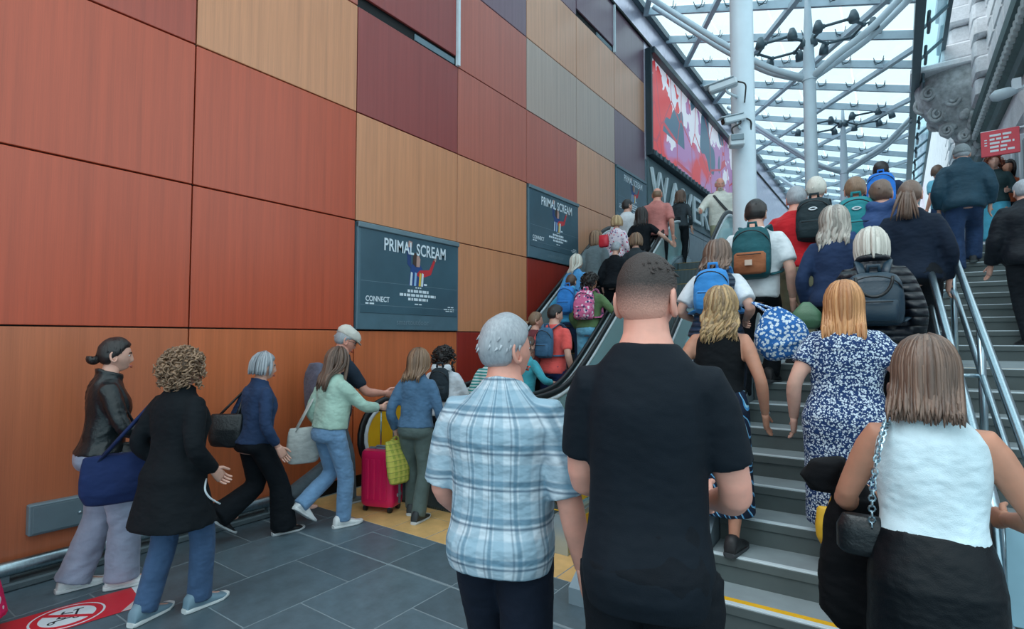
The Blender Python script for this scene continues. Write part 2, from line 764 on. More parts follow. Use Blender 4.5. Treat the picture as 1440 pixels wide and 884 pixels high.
# ------------------------------------------------------------------ left wall of coloured timber panels
PY0, PYW = 2.145, 1.714
PZ = [0.13, 1.735, 2.965, 4.195, 5.42, 6.645, 7.87, 8.95]
wall = MB().box((WALL_X - 0.3, -4.5, -0.1), (WALL_X - 0.035, 60, 9.7)).build('wall_left', M_dark)
tag(wall, kind='structure')
PC = {
    'orange': (200, 108, 66), 'brown': (188, 106, 70), 'red': (188, 80, 50), 'red2': (172, 72, 52), 'tan': (208, 140, 100),
    'maroon': (148, 66, 62), 'rose': (182, 98, 82), 'purple': (122, 92, 106), 'greytan': (182, 158, 146),
    'peach': (212, 154, 122), 'dred': (152, 48, 38), 'rose2': (170, 80, 66),
}
GRID = {
    -2: ['brown', 'red', 'red2', 'maroon', 'tan', 'rose', 'purple'],
    -1: ['brown', 'red', 'red2', 'maroon', 'tan', 'rose', 'purple'],
    0: ['brown', 'red', 'red', 'red2', 'tan', 'rose', 'purple'],
    1: ['orange', 'red', 'red', 'tan', 'rose', 'purple', 'tan'],
    2: ['orange', None, 'tan', 'maroon', 'maroon', 'purple', 'rose'],
    3: ['dred', 'tan', 'tan', 'rose', 'rose', 'purple', 'peach'],
    4: ['orange', 'dred', None, 'rose', 'greytan', 'peach', 'purple'],
    5: ['tan', 'orange', 'peach', 'peach', 'greytan', 'peach', 'purple'],
    6: ['tan', 'tan', 'tan', None, 'purple', 'peach', 'purple'],
}
pan_me = {}
for ci, rows in GRID.items():
    y0 = PY0 + (ci - 1) * PYW
    for ri, cname in enumerate(rows):
        if cname is None:
            continue
        h = PZ[ri + 1] - PZ[ri]
        special = (ci, ri) in ((2, 4), (5, 6))
        zb = PZ[ri] + (0.13 if special else 0)
        hh = round(PZ[ri + 1] - zb, 3)
        yr = 0.05 if special else 0.0
        key = (hh, cname, yr)
        if key not in pan_me:
            me = bev_box((-0.035, 0.006, 0.006), (0, PYW - 0.006 - yr, hh - 0.006), 0.004).mesh('panel')
            me.materials.append(wood_panel('panel_' + cname, PC[cname]))
            pan_me[key] = me
        inst(pan_me[key], 'panel', wall, loc=(WALL_X + (0.012 if special else random.uniform(-0.001, 0.001)), y0, zb))
        if special:   # raised hatch: pale edge strip on its far side, shadow gap and grey lip below
            MB().box((0, PYW - 0.05, 0.0), (0.05, PYW - 0.005, h)).build('edge_strip', M_white, wall).location = (WALL_X, y0, PZ[ri])
            MB().box((-0.03, 0.9, 0.02), (-0.012, PYW - 0.06, 0.10)).build('lip', M_grey, wall).location = (WALL_X, y0, PZ[ri])
# grey cladding beyond the timber, behind the screen and the station name
Y_SC = PY0 + 6 * PYW          # 12.43
M_clad = plain('grey_cladding', (118, 136, 146), 0.4)
M_fascia = plain('mauve_fascia', (232, 222, 236), 0.30, 0.55)
for j in range(14):
    for (za, zb) in ((0.1, 2.9), (2.9, 4.72), (4.72, 6.0), (6.0, 8.95)):
        bev_box((-0.035, 0.006, za + 0.006), (0, 2.4 - 0.006, zb - 0.006), 0.004).build('cladding_panel', M_clad if zb < 8 else M_fascia, wall).location = (WALL_X, Y_SC + 0.02 + 2.4 * j, 0)
for j in range(22):      # sloping mauve fascia along the top of the wall
    MB().prism([(-0.05, 8.97), (0.03, 8.97), (0.10, 9.62), (-0.05, 9.62)], 0.006, 2.394, 'y').build('fascia_panel', M_fascia, wall).location = (WALL_X, -3 + 2.4 * j, 0)
MB().box((0, -3, 8.93), (0.05, 50, 8.985)).build('shadow_line', M_dark, wall).location = (WALL_X, 0, 0)

# low buffer rail and kerb along the foot of the wall
kerb = bev_box((WALL_X - 0.03, -2.5, 0), (WALL_X + 0.16, 3.2, 0.05), 0.01).build('kerb', plain('kerb_stone', (88, 102, 108), 0.7, bump=0.3))
tag(kerb, 'low grey kerb strip along the foot of the panelled wall', 'kerb')
rail = empty('buffer_rail', loc=(WALL_X + 0.1, 0, 0))
tag(rail, 'shiny round steel buffer rail along the foot of the panelled wall', 'rail')
MB().tube([(0, -2.5, 0.135), (0, 3.0, 0.135)], 0.048, 16).build('tube', M_steel, rail, True)
MB().sphere((0, 3.0, 0.135), (0.048, 0.03, 0.048)).build('end_cap', M_steel, rail, 'all')
for y in (-2, -1.0, 0.0, 1.0, 2.0, 2.85):
    MB().box((-0.04, y - 0.03, 0.0), (0.02, y + 0.03, 0.10)).build('bracket', M_grey, rail)
p = on_x(80, 726, WALL_X)
bx = empty('service_box', loc=(WALL_X, p.y, 0.30))
tag(bx, 'grey metal service box fixed low on the timber wall', 'box')
bev_box((0.0, -0.17, 0.0), (0.07, 0.17, 0.21), 0.008).build('casing', M_grey, bx)
bev_box((0.07, -0.15, 0.015), (0.078, 0.15, 0.195), 0.003).build('lid', plain('box_lid', (104, 124, 134), .4), bx)
MB().sphere((0.082, 0.11, 0.1), 0.012).build('lock', M_steel, bx, 'all')

# ------------------------------------------------------------------ concert posters
TXT = Matrix(((0, 0, 1, 0), (1, 0, 0, 0), (0, 1, 0, 0), (0, 0, 0, 1)))    # lettering x -> along the wall, y -> up
M_post = plain('poster_board', (84, 112, 126), 0.3)
M_sheet = plain('poster_sheet', (66, 94, 108), 0.28, var=.12, scale=2)
M_ink = plain('poster_white_ink', (222, 232, 240), 0.5)
M_inkg = plain('poster_grey_ink', (120, 142, 154), 0.5)


def poster(y0, z0, label):
    o = empty('poster', loc=(WALL_X, y0, z0))
    tag(o, label, 'poster', 'concert posters stepping up the wall')
    w, h = PYW, 1.23
    bev_box((-0.03, 0.01, 0.01), (0.03, w - 0.01, h - 0.01), 0.006).build('board', M_post, o)
    bev_box((0.03, 0.05, 0.20), (0.036, w - 0.04, h - 0.085), 0.002).build('sheet', M_sheet, o)
    bev_box((0.0, 0.01, h - 0.075), (0.055, w - 0.01, h - 0.012), 0.008).build('top_rail', M_grey, o)
    x = 0.0375

    def put(txt, size, yy, zz, mat, dx=0.0, **k):
        me = text_mesh(txt, size, **k)
        link('lettering', me, mat, o, M=Matrix.Translation((x + dx, yy, zz)) @ TXT)
    # display title: heavy stems with thin slab serifs
    put('PRIMAL SCREAM', 0.205, w * 0.53, h - 0.285, M_ink, dx=.005, bold=0.004, xs=0.70, align='CENTER', space=1.02)
    put('CONNECT', 0.085, 0.12, 0.335, M_ink, bold=0.002, xs=0.85)
    put('smartoutdoor', 0.10, w * 0.5, 0.075, M_inkg, align='CENTER', xs=0.95)
    # small illegible credit lines: rows of word-length dashes
    rnd = random.Random(3)
    dash = MB()
    for (zz, wd, hh, cy) in ((0.575, 0.30, 0.022, .55), (0.53, 0.10, 0.016, .55), (0.475, 0.36, 0.034, .55), (0.425, 0.62, 0.032, .55),
                             (0.375, 0.34, 0.032, .55), (0.325, 0.12, 0.014, .55), (0.30, 0.13, 0.018, .12), (0.315, 0.11, 0.012, .90), (0.285, 0.2, 0.012, .88), (0.262, 0.16, 0.010, .89)):
        a = w * cy - wd / 2
        if cy == .12:
            a = 0.12
        end = a + wd
        while a < end - 0.01:
            l = min(rnd.uniform(0.025, 0.075), end - a)
            dash.box((x - 0.0005, a, zz), (x + 0.0005, a + l, zz + hh))
            a += l + 0.014
    dash.build('credit_lines', M_ink, o)['kind'] = 'stuff'
    for zz in (0.29, 0.56):
        MB().box((x - 0.001, 0.055, zz), (x - 0.0003, w - 0.045, zz + 0.004)).build('fold_line', M_inkg, o)
    # plain figure of a singer with raised arms
    c = w * 0.55

    def shape(pts, mat, d=0.0):
        MB().prism([(c + a, b) for a, b in pts], x + d, x + d + 0.0006, 'x').build('print_shape', mat, o)
    shape([(-.16, .56), (.10, .56), (.07, .78), (.02, .84), (-.08, .86), (-.13, .80)], plain('print_blue', (40, 72, 132), .5))
    shape([(-.19, .82), (-.12, .76), (-.14, 1.06), (-.20, 1.05)], plain('print_deepblue', (40, 66, 118), .5), .0006)
    shape([(-.18, 1.03), (-.12, 1.03), (-.11, 1.10), (-.17, 1.11)], plain('print_skin', (190, 150, 140), .5), .0012)
    shape([(-.04, .70), (.04, .66), (.22, .72), (.30, .90), (.27, .92), (.19, .78), (.02, .76)], plain('print_red', (196, 48, 58), .5), .0012)
    shape([(.27, .90), (.31, .90), (.33, .99), (.31, .99)], plain('print_skin', (190, 150, 140)), .0012)
    shape([(-.05, .80), (.02, .80), (.03, .90), (.0, .955), (-.05, .94)], plain('print_skin', (190, 150, 140)), .0018)
    shape([(-.10, .83), (-.04, .79), (-.035, .93), (.02, .955), (-.01, .98), (-.09, .96)], plain('print_hair', (70, 52, 46), .5), .0024)
    for k, (q, col) in enumerate((((-.13, .62), (210, 222, 230)), ((-.06, .60), (150, 190, 226)), ((.02, .58), (230, 196, 70)), ((.06, .57), (214, 226, 232)))):
        shape([(q[0] - .018, .56), (q[0] + .018, .56), (q[0] + .03, .72), (q[0] + .0, .73)], plain('print_tint%d' % k, col, .5), .0018)
    return o


poster(PY0 + PYW, PZ[1], 'dark concert poster nearest the camera, above the cream flat cap, on the timber wall')
poster(PY0 + 3 * PYW, PZ[2], 'dark concert poster beside the escalator, second of three stepping up the wall')
poster(PY0 + 5 * PYW, PZ[3], 'farthest and highest of the dark concert posters, beside the station name')

# ------------------------------------------------------------------ big screen and station name
scr = empty('display_screen', loc=(WALL_X, Y_SC + 0.1, 6.1))
tag(scr, 'long advertising screen with red, white and mauve abstract artwork above the station name', 'screen')
SL, SH = 8.3, 2.68
n = NT('abstract_artwork', 0.35, 0, 0.4)
v1 = n.noise(0.55, n.co((1, 1, 1.3)), 3, 0.5)
v2 = n.noise(0.9, n.co((1, 1, 1)), 3, 0.6)
v3 = n.n('TexVoronoi')
v3.feature = 'DISTANCE_TO_EDGE'
v3.inputs['Scale'].default_value = 0.9
n.l(n.co((1, 1, 0.7)), v3.inputs['Vector'])
yy = n.sep(n.co())[1]
zz = n.sep(n.co())[2]
base = n.mix(n.ramp(n.math('ADD', v1, n.math('MULTIPLY', yy, 0.045)), [(0.60, (0, 0, 0, 1)), (0.70, (1, 1, 1, 1))]), lin((214, 62, 64)), lin((176, 128, 178)))
pale = n.math('GREATER_THAN', n.math('ADD', v2, n.math('MULTIPLY', zz, 0.14)), 0.76)
c = n.mix(pale, base, lin((226, 226, 236)))
dk = n.math('GREATER_THAN', n.noise(0.8, n.co((1, 0.9, 0.5), (0.2, 0, 0)), 1), 0.61)
c = n.mix(n.math('MULTIPLY', dk, n.math('GREATER_THAN', zz, 0.9)), c, lin((74, 104, 126)))
c = n.mix(n.math('LESS_THAN', v3.outputs['Distance'], 0.018), c, lin((190, 66, 80)))
n.color(c)
n.l(c, n.b.inputs['Emission Color'])
n.b.inputs['Emission Strength'].default_value = 0.22
M_art = n.m
bev_box((0.06, 0.06, 0.12), (0.09, SL - 0.06, SH - 0.14), 0.004).build('picture', M_art, scr)
M_frame = plain('screen_frame', (44, 60, 68), 0.4)
for lo, hi in (((0, 0, SH - 0.16), (0.24, SL, SH)), ((0, 0, 0), (0.2, SL, 0.13)), ((0, -0.02, 0), (0.16, 0.07, SH)), ((0, SL - 0.07, 0), (0.16, SL, SH))):
    bev_box(lo, hi, 0.01).build('frame_bar', M_frame, scr)
for j in range(28):
    MB().box((0.2, 0.1 + j * 0.3, 0.01), (0.235, 0.13 + j * 0.3, 0.12)).build('frame_clip', M_grey, scr)
sign = empty('station_name', loc=(WALL_X + 0.06, Y_SC + 0.12, 5.02))
tag(sign, 'large pale station name letters on grey panel below the screen', 'sign')
MB().box((-0.055, 0, -0.12), (-0.02, SL - 0.2, 1.05)).build('back_panel', plain('sign_panel', (96, 116, 122), .5), sign)
yy = 0.05
M_let = plain('sign_letter', (222, 232, 236), 0.35)
for ch, wd in zip('WAVERLEY', (1.30, 1.02, 1.02, .80, .90, .74, .80, .95)):
    me = text_mesh(ch, 1.12, bold=-0.006, extrude=0.03)
    xsn = [v.co.x for v in me.vertices]
    me.transform(Matrix.Diagonal(((wd - 0.12) / (max(xsn) - min(xsn)), 1, 1, 1)) @ Matrix.Translation((-min(xsn), 0, 0)))
    link('letter', me, M_let, sign, M=Matrix.Translation((0.03, yy, 0.05)) @ TXT)
    yy += wd

# ------------------------------------------------------------------ floor sticker
c0, c1 = on_z(30, 868), on_z(187, 862)
stk = empty('floor_sticker', Matrix.Translation(Vector((-3.42, 0.98, 0.002))) @ Matrix.Rotation(R(90 - 8), 4, 'Z'))
stk.location = on_z(110, 862, 0.002)
tag(stk, 'red floor sticker with a crossed-out e-scooter at the left edge', 'sticker')
M_sred = plain('sticker_red', (206, 32, 48), 0.45, var=.05)
bev_box((-0.36, -0.17, 0), (0.30, 0.17, 0.0012), 0.0004).build('sheet', M_sred, stk)
MB().prism([(0.30, 0.17), (0.30, -0.17), (0.345, -0.17), (0.345, 0.17)][::-1], 0, 0.0012).build('pale_edge', M_white, stk)
MB().prism([(0.18, -0.168), (0.30, -0.168), (0.30, -0.02)], 0.0012, 0.0018).build('corner', plain('sticker_corner', (200, 190, 190), .5), stk)
for nm, r0, r1, mt in (('white_ring', 0.0, 0.158, M_white), ('red_ring', 0.0, 0.148, M_sred), ('white_disc', 0.0, 0.118, M_white)):
    zt = {'white_ring': 0.0012, 'red_ring': 0.0018, 'white_disc': 0.0024}[nm]
    MB().prism([(1.15 * r1 * math.cos(a) - .05, r1 * math.sin(a)) for a in np.linspace(0, 2 * PI, 40, endpoint=False)], zt, zt + 0.0006).build(nm, mt, stk)
scoot = MB()
for path in ([(-.13, -.03), (-.02, -.03)], [(-.02, -.03), (.01, .06)], [(-.015, .06), (.035, .06)], [(-.09, .0), (-.07, .05)], [(-.07, .05), (-.02, .03)], [(-.10, .0), (-.06, -.02)], [(-.07, .055), (-.055, .075)]):
    scoot.tube([(a, b, 0.0036) for a, b in path], 0.006, 6, flat=(1, .1))
for cx in (-.13, -.015):
    scoot.tube([(cx + .014 * math.cos(a), -.045 + .014 * math.sin(a), .0036) for a in np.linspace(0, 6.28, 12, endpoint=False)], .005, 5, flat=(1, .1), closed=True)
scoot.build('scooter_symbol', M_rubber, stk)
MB().box((-.13, -.014, .0042), (.13, .014, .0048), Matrix.Translation((-.05, 0, 0)) @ Matrix.Rotation(R(-42), 4, 'Z')).build('slash', M_sred, stk)

# ------------------------------------------------------------------ staircase
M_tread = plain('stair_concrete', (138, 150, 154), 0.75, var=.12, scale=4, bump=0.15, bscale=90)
M_riser = plain('stair_riser_shaded', (88, 98, 98), 0.75, var=.12, scale=4)  # step concrete again, with the risers' shade put into a darker grey
M_nose = plain('nosing_strip', (206, 220, 226), 0.35)
stairs = empty('staircase', S_M)
tag(stairs, 'broad grey concrete steps with pale nosings climbing up to the street', 'stairs')
XL, XR = -0.98, 1.72
XL2 = -2.74


def step(xl, xr, y0, y1, z, yellow=False):
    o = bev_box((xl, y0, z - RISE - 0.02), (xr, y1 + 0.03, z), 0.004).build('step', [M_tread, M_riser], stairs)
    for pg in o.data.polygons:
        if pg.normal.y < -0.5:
            pg.material_index = 1  # front faces take the tone with shade painted in
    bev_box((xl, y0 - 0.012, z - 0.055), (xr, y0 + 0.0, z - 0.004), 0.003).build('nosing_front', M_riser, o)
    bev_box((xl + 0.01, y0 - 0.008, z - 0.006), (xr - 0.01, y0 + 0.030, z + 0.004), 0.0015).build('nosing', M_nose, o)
    if yellow:
        bev_box((xl + 0.01, y0 + 0.031, z - 0.006), (xr - 0.01, y0 + 0.075, z + 0.003), 0.001).build('warning_strip', M_yellow, o)
    return o


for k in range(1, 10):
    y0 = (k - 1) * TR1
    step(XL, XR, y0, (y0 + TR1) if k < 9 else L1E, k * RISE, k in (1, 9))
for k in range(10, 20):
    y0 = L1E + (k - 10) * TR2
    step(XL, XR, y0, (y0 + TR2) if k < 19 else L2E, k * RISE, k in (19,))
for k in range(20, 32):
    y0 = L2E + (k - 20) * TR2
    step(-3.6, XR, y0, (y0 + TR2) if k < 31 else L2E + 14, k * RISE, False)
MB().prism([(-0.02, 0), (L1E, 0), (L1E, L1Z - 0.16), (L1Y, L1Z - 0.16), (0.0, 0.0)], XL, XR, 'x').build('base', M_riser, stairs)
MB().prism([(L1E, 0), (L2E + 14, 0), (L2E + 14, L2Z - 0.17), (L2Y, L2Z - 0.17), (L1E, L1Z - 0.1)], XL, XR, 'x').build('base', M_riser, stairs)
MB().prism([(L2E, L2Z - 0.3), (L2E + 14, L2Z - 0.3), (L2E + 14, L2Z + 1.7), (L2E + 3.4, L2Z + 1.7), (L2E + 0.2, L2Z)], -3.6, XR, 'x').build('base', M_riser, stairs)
MB().box((-4.2, 7.9, L2Z - 0.3), (XL, L2E + 1, L2Z - 0.005)).build('landing_slab', M_tread, stairs)
# solid string along the left edge of the lower flight
MB().prism([(-0.2, 0), (L2E, 0), (L2E, L2Z), (L2Y, L2Z + 0.0), (L1E - 0.1, L1Z + 0.08), (L1Y, L1Z + 0.10), (-0.2, 0.10)][::1], -1.72, XL - 0.005, 'x').build('side_plinth', M_clad, stairs)

# ------------------------------------------------------------------ double handrail on the stairs
hr = empty('handrail', S_M)
tag(hr, 'double stainless steel handrail running up the middle of the steps', 'handrail')


def rail_path(x, h, ya, yb, loop=None):
    key = [(-0.35, None), (0.0, None), (L1Y, None), (L1E - 0.15, None), (L2Y, None), (L2Y + 1.5, None)]

    def zl(y):
        if y <= L1Y:
            return RISE * (y / TR1 + 1)
        if y <= L1E - 0.15:
            return L1Z
        if y <= L2Y:
            return L1Z + (L2Z - L1Z) * (y - L1E + 0.15) / (L2Y - L1E + 0.15)
        return L2Z
    pts = []
    for y in sorted({ya, yb} | {q for q, _ in key[1:-1] if ya < q < yb}):
        pts.append((x, y, zl(y) + h))
    return pts


def soften(pts, r=0.12, n=5):
    P = [Vector(p) for p in pts]
    out = [P[0]]
    for i in range(1, len(P) - 1):
        a, b, c = P[i - 1], P[i], P[i + 1]
        d1, d2 = (a - b), (c - b)
        k = min(r, d1.length * 0.45, d2.length * 0.45)
        s, e_ = b + d1.normalized() * k, b + d2.normalized() * k
        for j in range(n + 1):
            t = j / n
            out.append(s * (1 - t) ** 2 + b * 2 * t * (1 - t) + e_ * t * t)
    out.append(P[-1])
    return [tuple(q) for q in out]


HX = (0.30, 0.47)
for x in HX:
    for h, rr in ((0.92, 0.024), (0.62, 0.019)):
        pts = rail_path(x, h, -0.25, L2Y + 1.4)
        MB().tube(soften(pts), rr, 12).build('rail', M_steel, hr, 'all')
# bottom loops joining the pair
for h, hz in ((0.92, 0.0), (0.62, 0.0)):
    z = RISE * (-0.25 / TR1 + 1) + h
    pts = [(HX[0], -0.25, z), (HX[0], -0.42, z - 0.10), (HX[0] + 0.02, -0.50, z - 0.14), (HX[1] - 0.02, -0.50, z - 0.14), (HX[1], -0.42, z - 0.10), (HX[1], -0.25, z)]
    MB().tube(soften(pts, 0.08), 0.024 if h > .8 else .019, 12).build('end_loop', M_steel, hr, 'all')
for y in (0.05, 1.15, L1Y + 0.05, L1E - 0.2, 5.4, L2Y):
    z = stair_ground(S(0.38, y), False)
    zt = (rail_path(0.38, 0.92, y - 0.001, y)[-1][2])
    for x in HX:
        MB().tube([(x, y, z), (x, y, zt)], 0.021, 10).build('post', M_steel, hr, 'all')
    MB().tube([(HX[0], y, zt - 0.3), (HX[1], y, zt - 0.3)], 0.012, 8).build('cross_bar', M_steel, hr, 'all')

# "keep left" sign and its bent-tube stand at the foot of the handrail
sp = S_I @ on_z(1420, 800, 0.6)
ks = empty('keep_left_sign', S_M @ Matrix.Translation((0.345, -0.58, 0)))
tag(ks, 'pale keep-to-the-left notice on a bent steel tube at the foot of the handrail', 'sign')
MB().tube(soften([(-0.085, 0.30, 1.12), (-0.085, 0.05, 1.02), (-0.085, 0.0, 0.66), (-0.06, 0.0, 0.55), (0.30, 0.0, 0.55), (0.36, 0, 0.66), (0.36, 0.05, 1.02), (0.36, 0.30, 1.12)], 0.09), 0.022, 12).build('tube', M_steel, ks, 'all')
for x in (0.02, 0.25):
    MB().tube([(x, 0, 0), (x, 0, 0.55)], 0.018, 10).build('foot', M_steel, ks, 'all')
bev_box((-0.066, -0.006, 0.60), (0.20, 0.004, 0.955), 0.003).build('plate', plain('notice_plate', (150, 190, 206), .4), ks)
FR = Matrix(((1, 0, 0, 0), (0, 0, -1, 0), (0, 1, 0, 0), (0, 0, 0, 1)))
M_nink = plain('notice_ink', (24, 44, 64), .5)
for i, t in enumerate(('Please', 'keep', 'to the', 'left')):
    link('lettering', text_mesh(t, 0.052, align='CENTER'), M_nink, ks, M=Matrix.Translation((0.065, -0.0075, 0.905 - 0.042 * i)) @ FR)
MB().prism([(0.065 + 0.062 * math.cos(a), 0.685 + 0.062 * math.sin(a)) for a in np.linspace(0, 2 * PI, 28, endpoint=False)], -0.0075, -0.006, 'y').build('disc', M_nink, ks)
ar = MB()
AM = Matrix.Translation((0.065, -0.0085, 0.685)) @ Matrix.Rotation(R(-45), 4, 'Y') @ Matrix.Scale(.8, 4)
for pts in ([(-.05, -.01), (.05, -.01), (.05, .01), (-.05, .01)],):
    ar.prism(pts, -0.0005, 0.0005, 'y', AM)
for s in (1, -1):
    ar.prism([(-.055, 0), (-.01, s * .045), (.008, s * .03), (-.03, 0)][::s], -0.0006, 0.0006, 'y', AM)
ar.build('arrow', plain('notice_arrow', (170, 206, 220), .4), ks)

# ------------------------------------------------------------------ escalators
M_glassb = glassy('balustrade_glass', (0.58, 0.84, 0.83, 1), 0.30)
M_escstep = NT('escalator_step', 0.45, 0.6)
_g = M_escstep.sep(M_escstep.co())[0]
_w = M_escstep.math('SINE', M_escstep.math('MULTIPLY', _g, 420.0))
M_escstep.color(M_escstep.ramp(_w, [(0.2, lin((46, 56, 60))), (0.8, lin((112, 126, 130)))]))
M_escstep = M_escstep.m
M_alu = plain('aluminium', (178, 194, 202), 0.3, 0.7)


def soft(x):
    return 0.5 * (x + math.sqrt(x * x + 0.16))


def escalator(E, label, white_right=False):
    root = empty('escalator', S_M)
    tag(root, label, 'escalator')
    xl, xr, y0, yi, zt, y1 = (E[k] for k in ('xl', 'xr', 'y0', 'yi', 'ztop', 'y1'))
    yt = yi + zt / ESC_S

    def g(y):
        return ESC_S * (soft(y - yi) - soft(y - yt))
    rr = 0.36
    HB = 0.98
    ys = np.concatenate([[y0 + rr], np.linspace(yi - 0.7, yi + 0.7, 12), np.linspace(yi + 0.9, yt - 0.9, 4) if yt - yi > 1.9 else [], np.linspace(yt - 0.7, yt + 0.7, 12), [y1 - rr]])
    ys = np.array(sorted(set(np.round(ys, 4))))
    ys = ys[(ys >= y0 + rr) & (ys <= y1 - rr)]
    for side, x in (('l', xl), ('r', xr)):
        s = 1 if side == 'l' else -1
        top = [(y, g(y) + HB) for y in ys]
        lowc, hic = (y0 + rr, g(y0 + rr) + HB - rr), (y1 - rr, g(y1 - rr) + HB - rr)
        nb = [(lowc[0] + rr * math.cos(a), lowc[1] + rr * math.sin(a)) for a in np.linspace(R(262), R(98), 12)]
        nt = [(hic[0] + rr * math.cos(a), hic[1] + rr * math.sin(a)) for a in np.linspace(R(82), R(-82), 12)]
        path = nb + top + nt
        MB().tube([(x, a, b) for a, b in path], 0.036, 10, flat=(1.15, .75), up=(1, 0, 0)).build('handrail', M_rubber, root, 'all')
        # steel guide just inside the handrail
        inn = []
        for i, (a, b) in enumerate(path):
            q0, q1 = Vector(path[max(i - 1, 0)]), Vector(path[min(i + 1, len(path) - 1)])
            t = (q1 - q0).normalized()
            inn.append((a + t.y * 0.052, b - t.x * 0.052))
        MB().tube([(x, a, b) for a, b in inn], 0.030, 8, up=(1, 0, 0)).build('rail_guide', M_white, root, 'all')
        # glass between deck and guide
        deck = [(y, g(y) + 0.26) for y in ys]
        ui, di = inn, deck
        poly = [q for q in inn[len(nb):len(nb) + len(top)]]
        gl = MB()
        ringa = [(x - 0.005, a, b) for a, b in poly] + [(x - 0.005, a, b) for a, b in deck[::-1]]
        k = len(poly)
        v = [(x + d, a, b) for d in (-0.005, 0.005) for (a, b) in (poly + deck)]
        f = []
        for i in range(k - 1):
            f += [(i, i + 1, k + i + 1, k + i), (2 * k + i, 3 * k + i, 3 * k + i + 1, 2 * k + i + 1)]
        gl.add(v, f)
        gl.build('glass_panel', M_glassb, root)
        ye = yi - 0.35
        yel = inn[:len(nb)] + [(y0 + rr, g(y0 + rr) + HB - .052), (ye, g(ye) + HB - .052), (ye, g(ye) + 0.26)]
        MB().prism(yel[::-1], x - 0.012, x + 0.012, 'x').build('newel_panel', M_yellow, root)
        MB().prism(inn[-len(nt):][::-1], x - 0.006, x + 0.006, 'x').build('newel_panel', M_glassb, root)
        # deck and outer cladding
        lo = [(y, max(g(y) - 0.55, 0.0 if y < yt + .3 else 0)) for y in ys]
        full = np.concatenate([[y0 + 0.1], ys, [y1 - 0.1]])
        prof = [(y, g(y) + 0.26) for y in full]
        v = []
        for d in (-0.06, 0.06):
            v += [(x + d, a, b) for a, b in prof] + [(x + d, a, 0.0) for a, b in prof]
        k = len(prof)
        f = []
        for i in range(k - 1):
            f += [(i, k + i, k + i + 1, i + 1), (2 * k + i, 2 * k + i + 1, 3 * k + i + 1, 3 * k + i), (i, i + 1, 2 * k + i + 1, 2 * k + i)]
        f += [(0, 2 * k, 3 * k, k), (k - 1, 2 * k - 1, 4 * k - 1, 3 * k - 1)]
        MB().add(v, f).build('side_cladding', M_alu if (white_right and side == 'r') else M_clad, root)
        MB().tube([(x, a, b + 0.012) for a, b in prof], 0.075, 4, flat=(1, .22), up=(0, 0, 1), roll=PI / 4).build('deck', M_alu, root)
        # yellow kick panel at the foot, facing outward
        MB().prism([(y0 + 0.12, 0.02), (yi + 0.3, 0.02), (yi + 0.3, 0.23), (y0 + 0.12, 0.23)], x + (-0.066 if side == 'l' else 0.062), x + (-0.062 if side == 'l' else 0.066), 'x').build('kick_panel', M_yellow, root)
    # moving steps
    w0, w1 = xl + 0.09, xr - 0.09
    sm = bev_box((w0, 0.0, -0.26), (w1, 0.405, 0.0), 0.004).mesh('step')
    sm.materials.append(M_escstep)
    ym = MB()
    ym.box((w0, 0.0, 0.001), (w1, 0.025, 0.004)).box((w0, 0.0, 0.001), (w0 + .04, .4, 0.004)).box((w1 - .04, 0.0, 0.001), (w1, .4, 0.004))
    yme = ym.mesh('yellow_edge')
    yme.materials.append(M_yellow)
    y = y0 + 0.95
    while y < yt + 0.45:
        z = ESC_S * (max(0, y + 0.2 - yi) - max(0, y + 0.2 - yt)) + 0.02
        o = inst(sm, 'step', root, loc=(0, y, z))
        inst(yme, 'yellow_edge', o)
        y += 0.405
    MB().box((w0, y0 + 0.25, -0.02), (w1, y0 + 0.95, 0.022)).build('floor_plate', M_escstep, root)
    MB().box((w0, y, zt - 0.25), (w1, y1 + 0.6, zt + 0.012)).build('floor_plate', M_escstep, root)
    for x in (xl + 0.07, xr - 0.085):
        MB().rings([[(x, a, b + 0.24), (x + .015, a, b + 0.24), (x + .015, a, b - .3), (x, a, b - .3)] for a, b in [(q, g(q)) for q in full]]).build('skirt', M_steel, root)
    return root


escalator(E1, 'long glass-sided escalator packed with passengers beside the timber wall')
escalator(E2, 'empty glass-sided escalator between the crowded escalator and the steps', True)

# ------------------------------------------------------------------ glass canopy
M_roofst = plain('canopy_steel', (172, 192, 204), 0.4)
M_roofdk = plain('canopy_dark_steel', (78, 98, 108), 0.4)
M_pane = glassy('canopy_glass', (0.93, 0.98, 1.0, 1), 0.06, 0.05)


def roof_z(x):
    return 9.6 - 0.307 * (x + 4.9)


RX0, RX1 = WALL_X + 0.15, 0.5
RY0, NB, BAY = 3.2, 24, 1.5
roof = empty('ceiling')
tag(roof, kind='structure')
RA = -math.atan(0.307)


def bar(p, q, w, h, mat, name, up=(0, 0, 1)):
    return MB().tube([p, q], 1.0, 4, flat=(w * 0.7071, h * 0.7071), up=up, roll=PI / 4).build(name, mat, roof)


px_ = [RX0, RX0 + 1.3, RX0 + 2.6, RX0 + 3.95, RX1]
for j in range(NB + 1):
    y = RY0 + j * BAY
    bar((RX0, y, roof_z(RX0) - 0.06), (RX1, y, roof_z(RX1) - 0.06), 0.07, 0.17, M_roofst, 'purlin')
pme = {}
for j in range(NB):
    for i in range(4):
        xa, xb = px_[i] + 0.02, px_[i + 1] - 0.02
        L = (xb - xa) / math.cos(RA)
        if i not in pme:
            me = MB().box((0, 0.02, 0.05), (L, BAY - 0.02, 0.062)).mesh('pane')
            me.materials.append(M_pane)
            pme[i] = me
        inst(pme[i], 'pane', roof, M=Matrix.Translation((xa, RY0 + j * BAY, roof_z(xa))) @ Matrix.Rotation(-RA, 4, 'Y'))
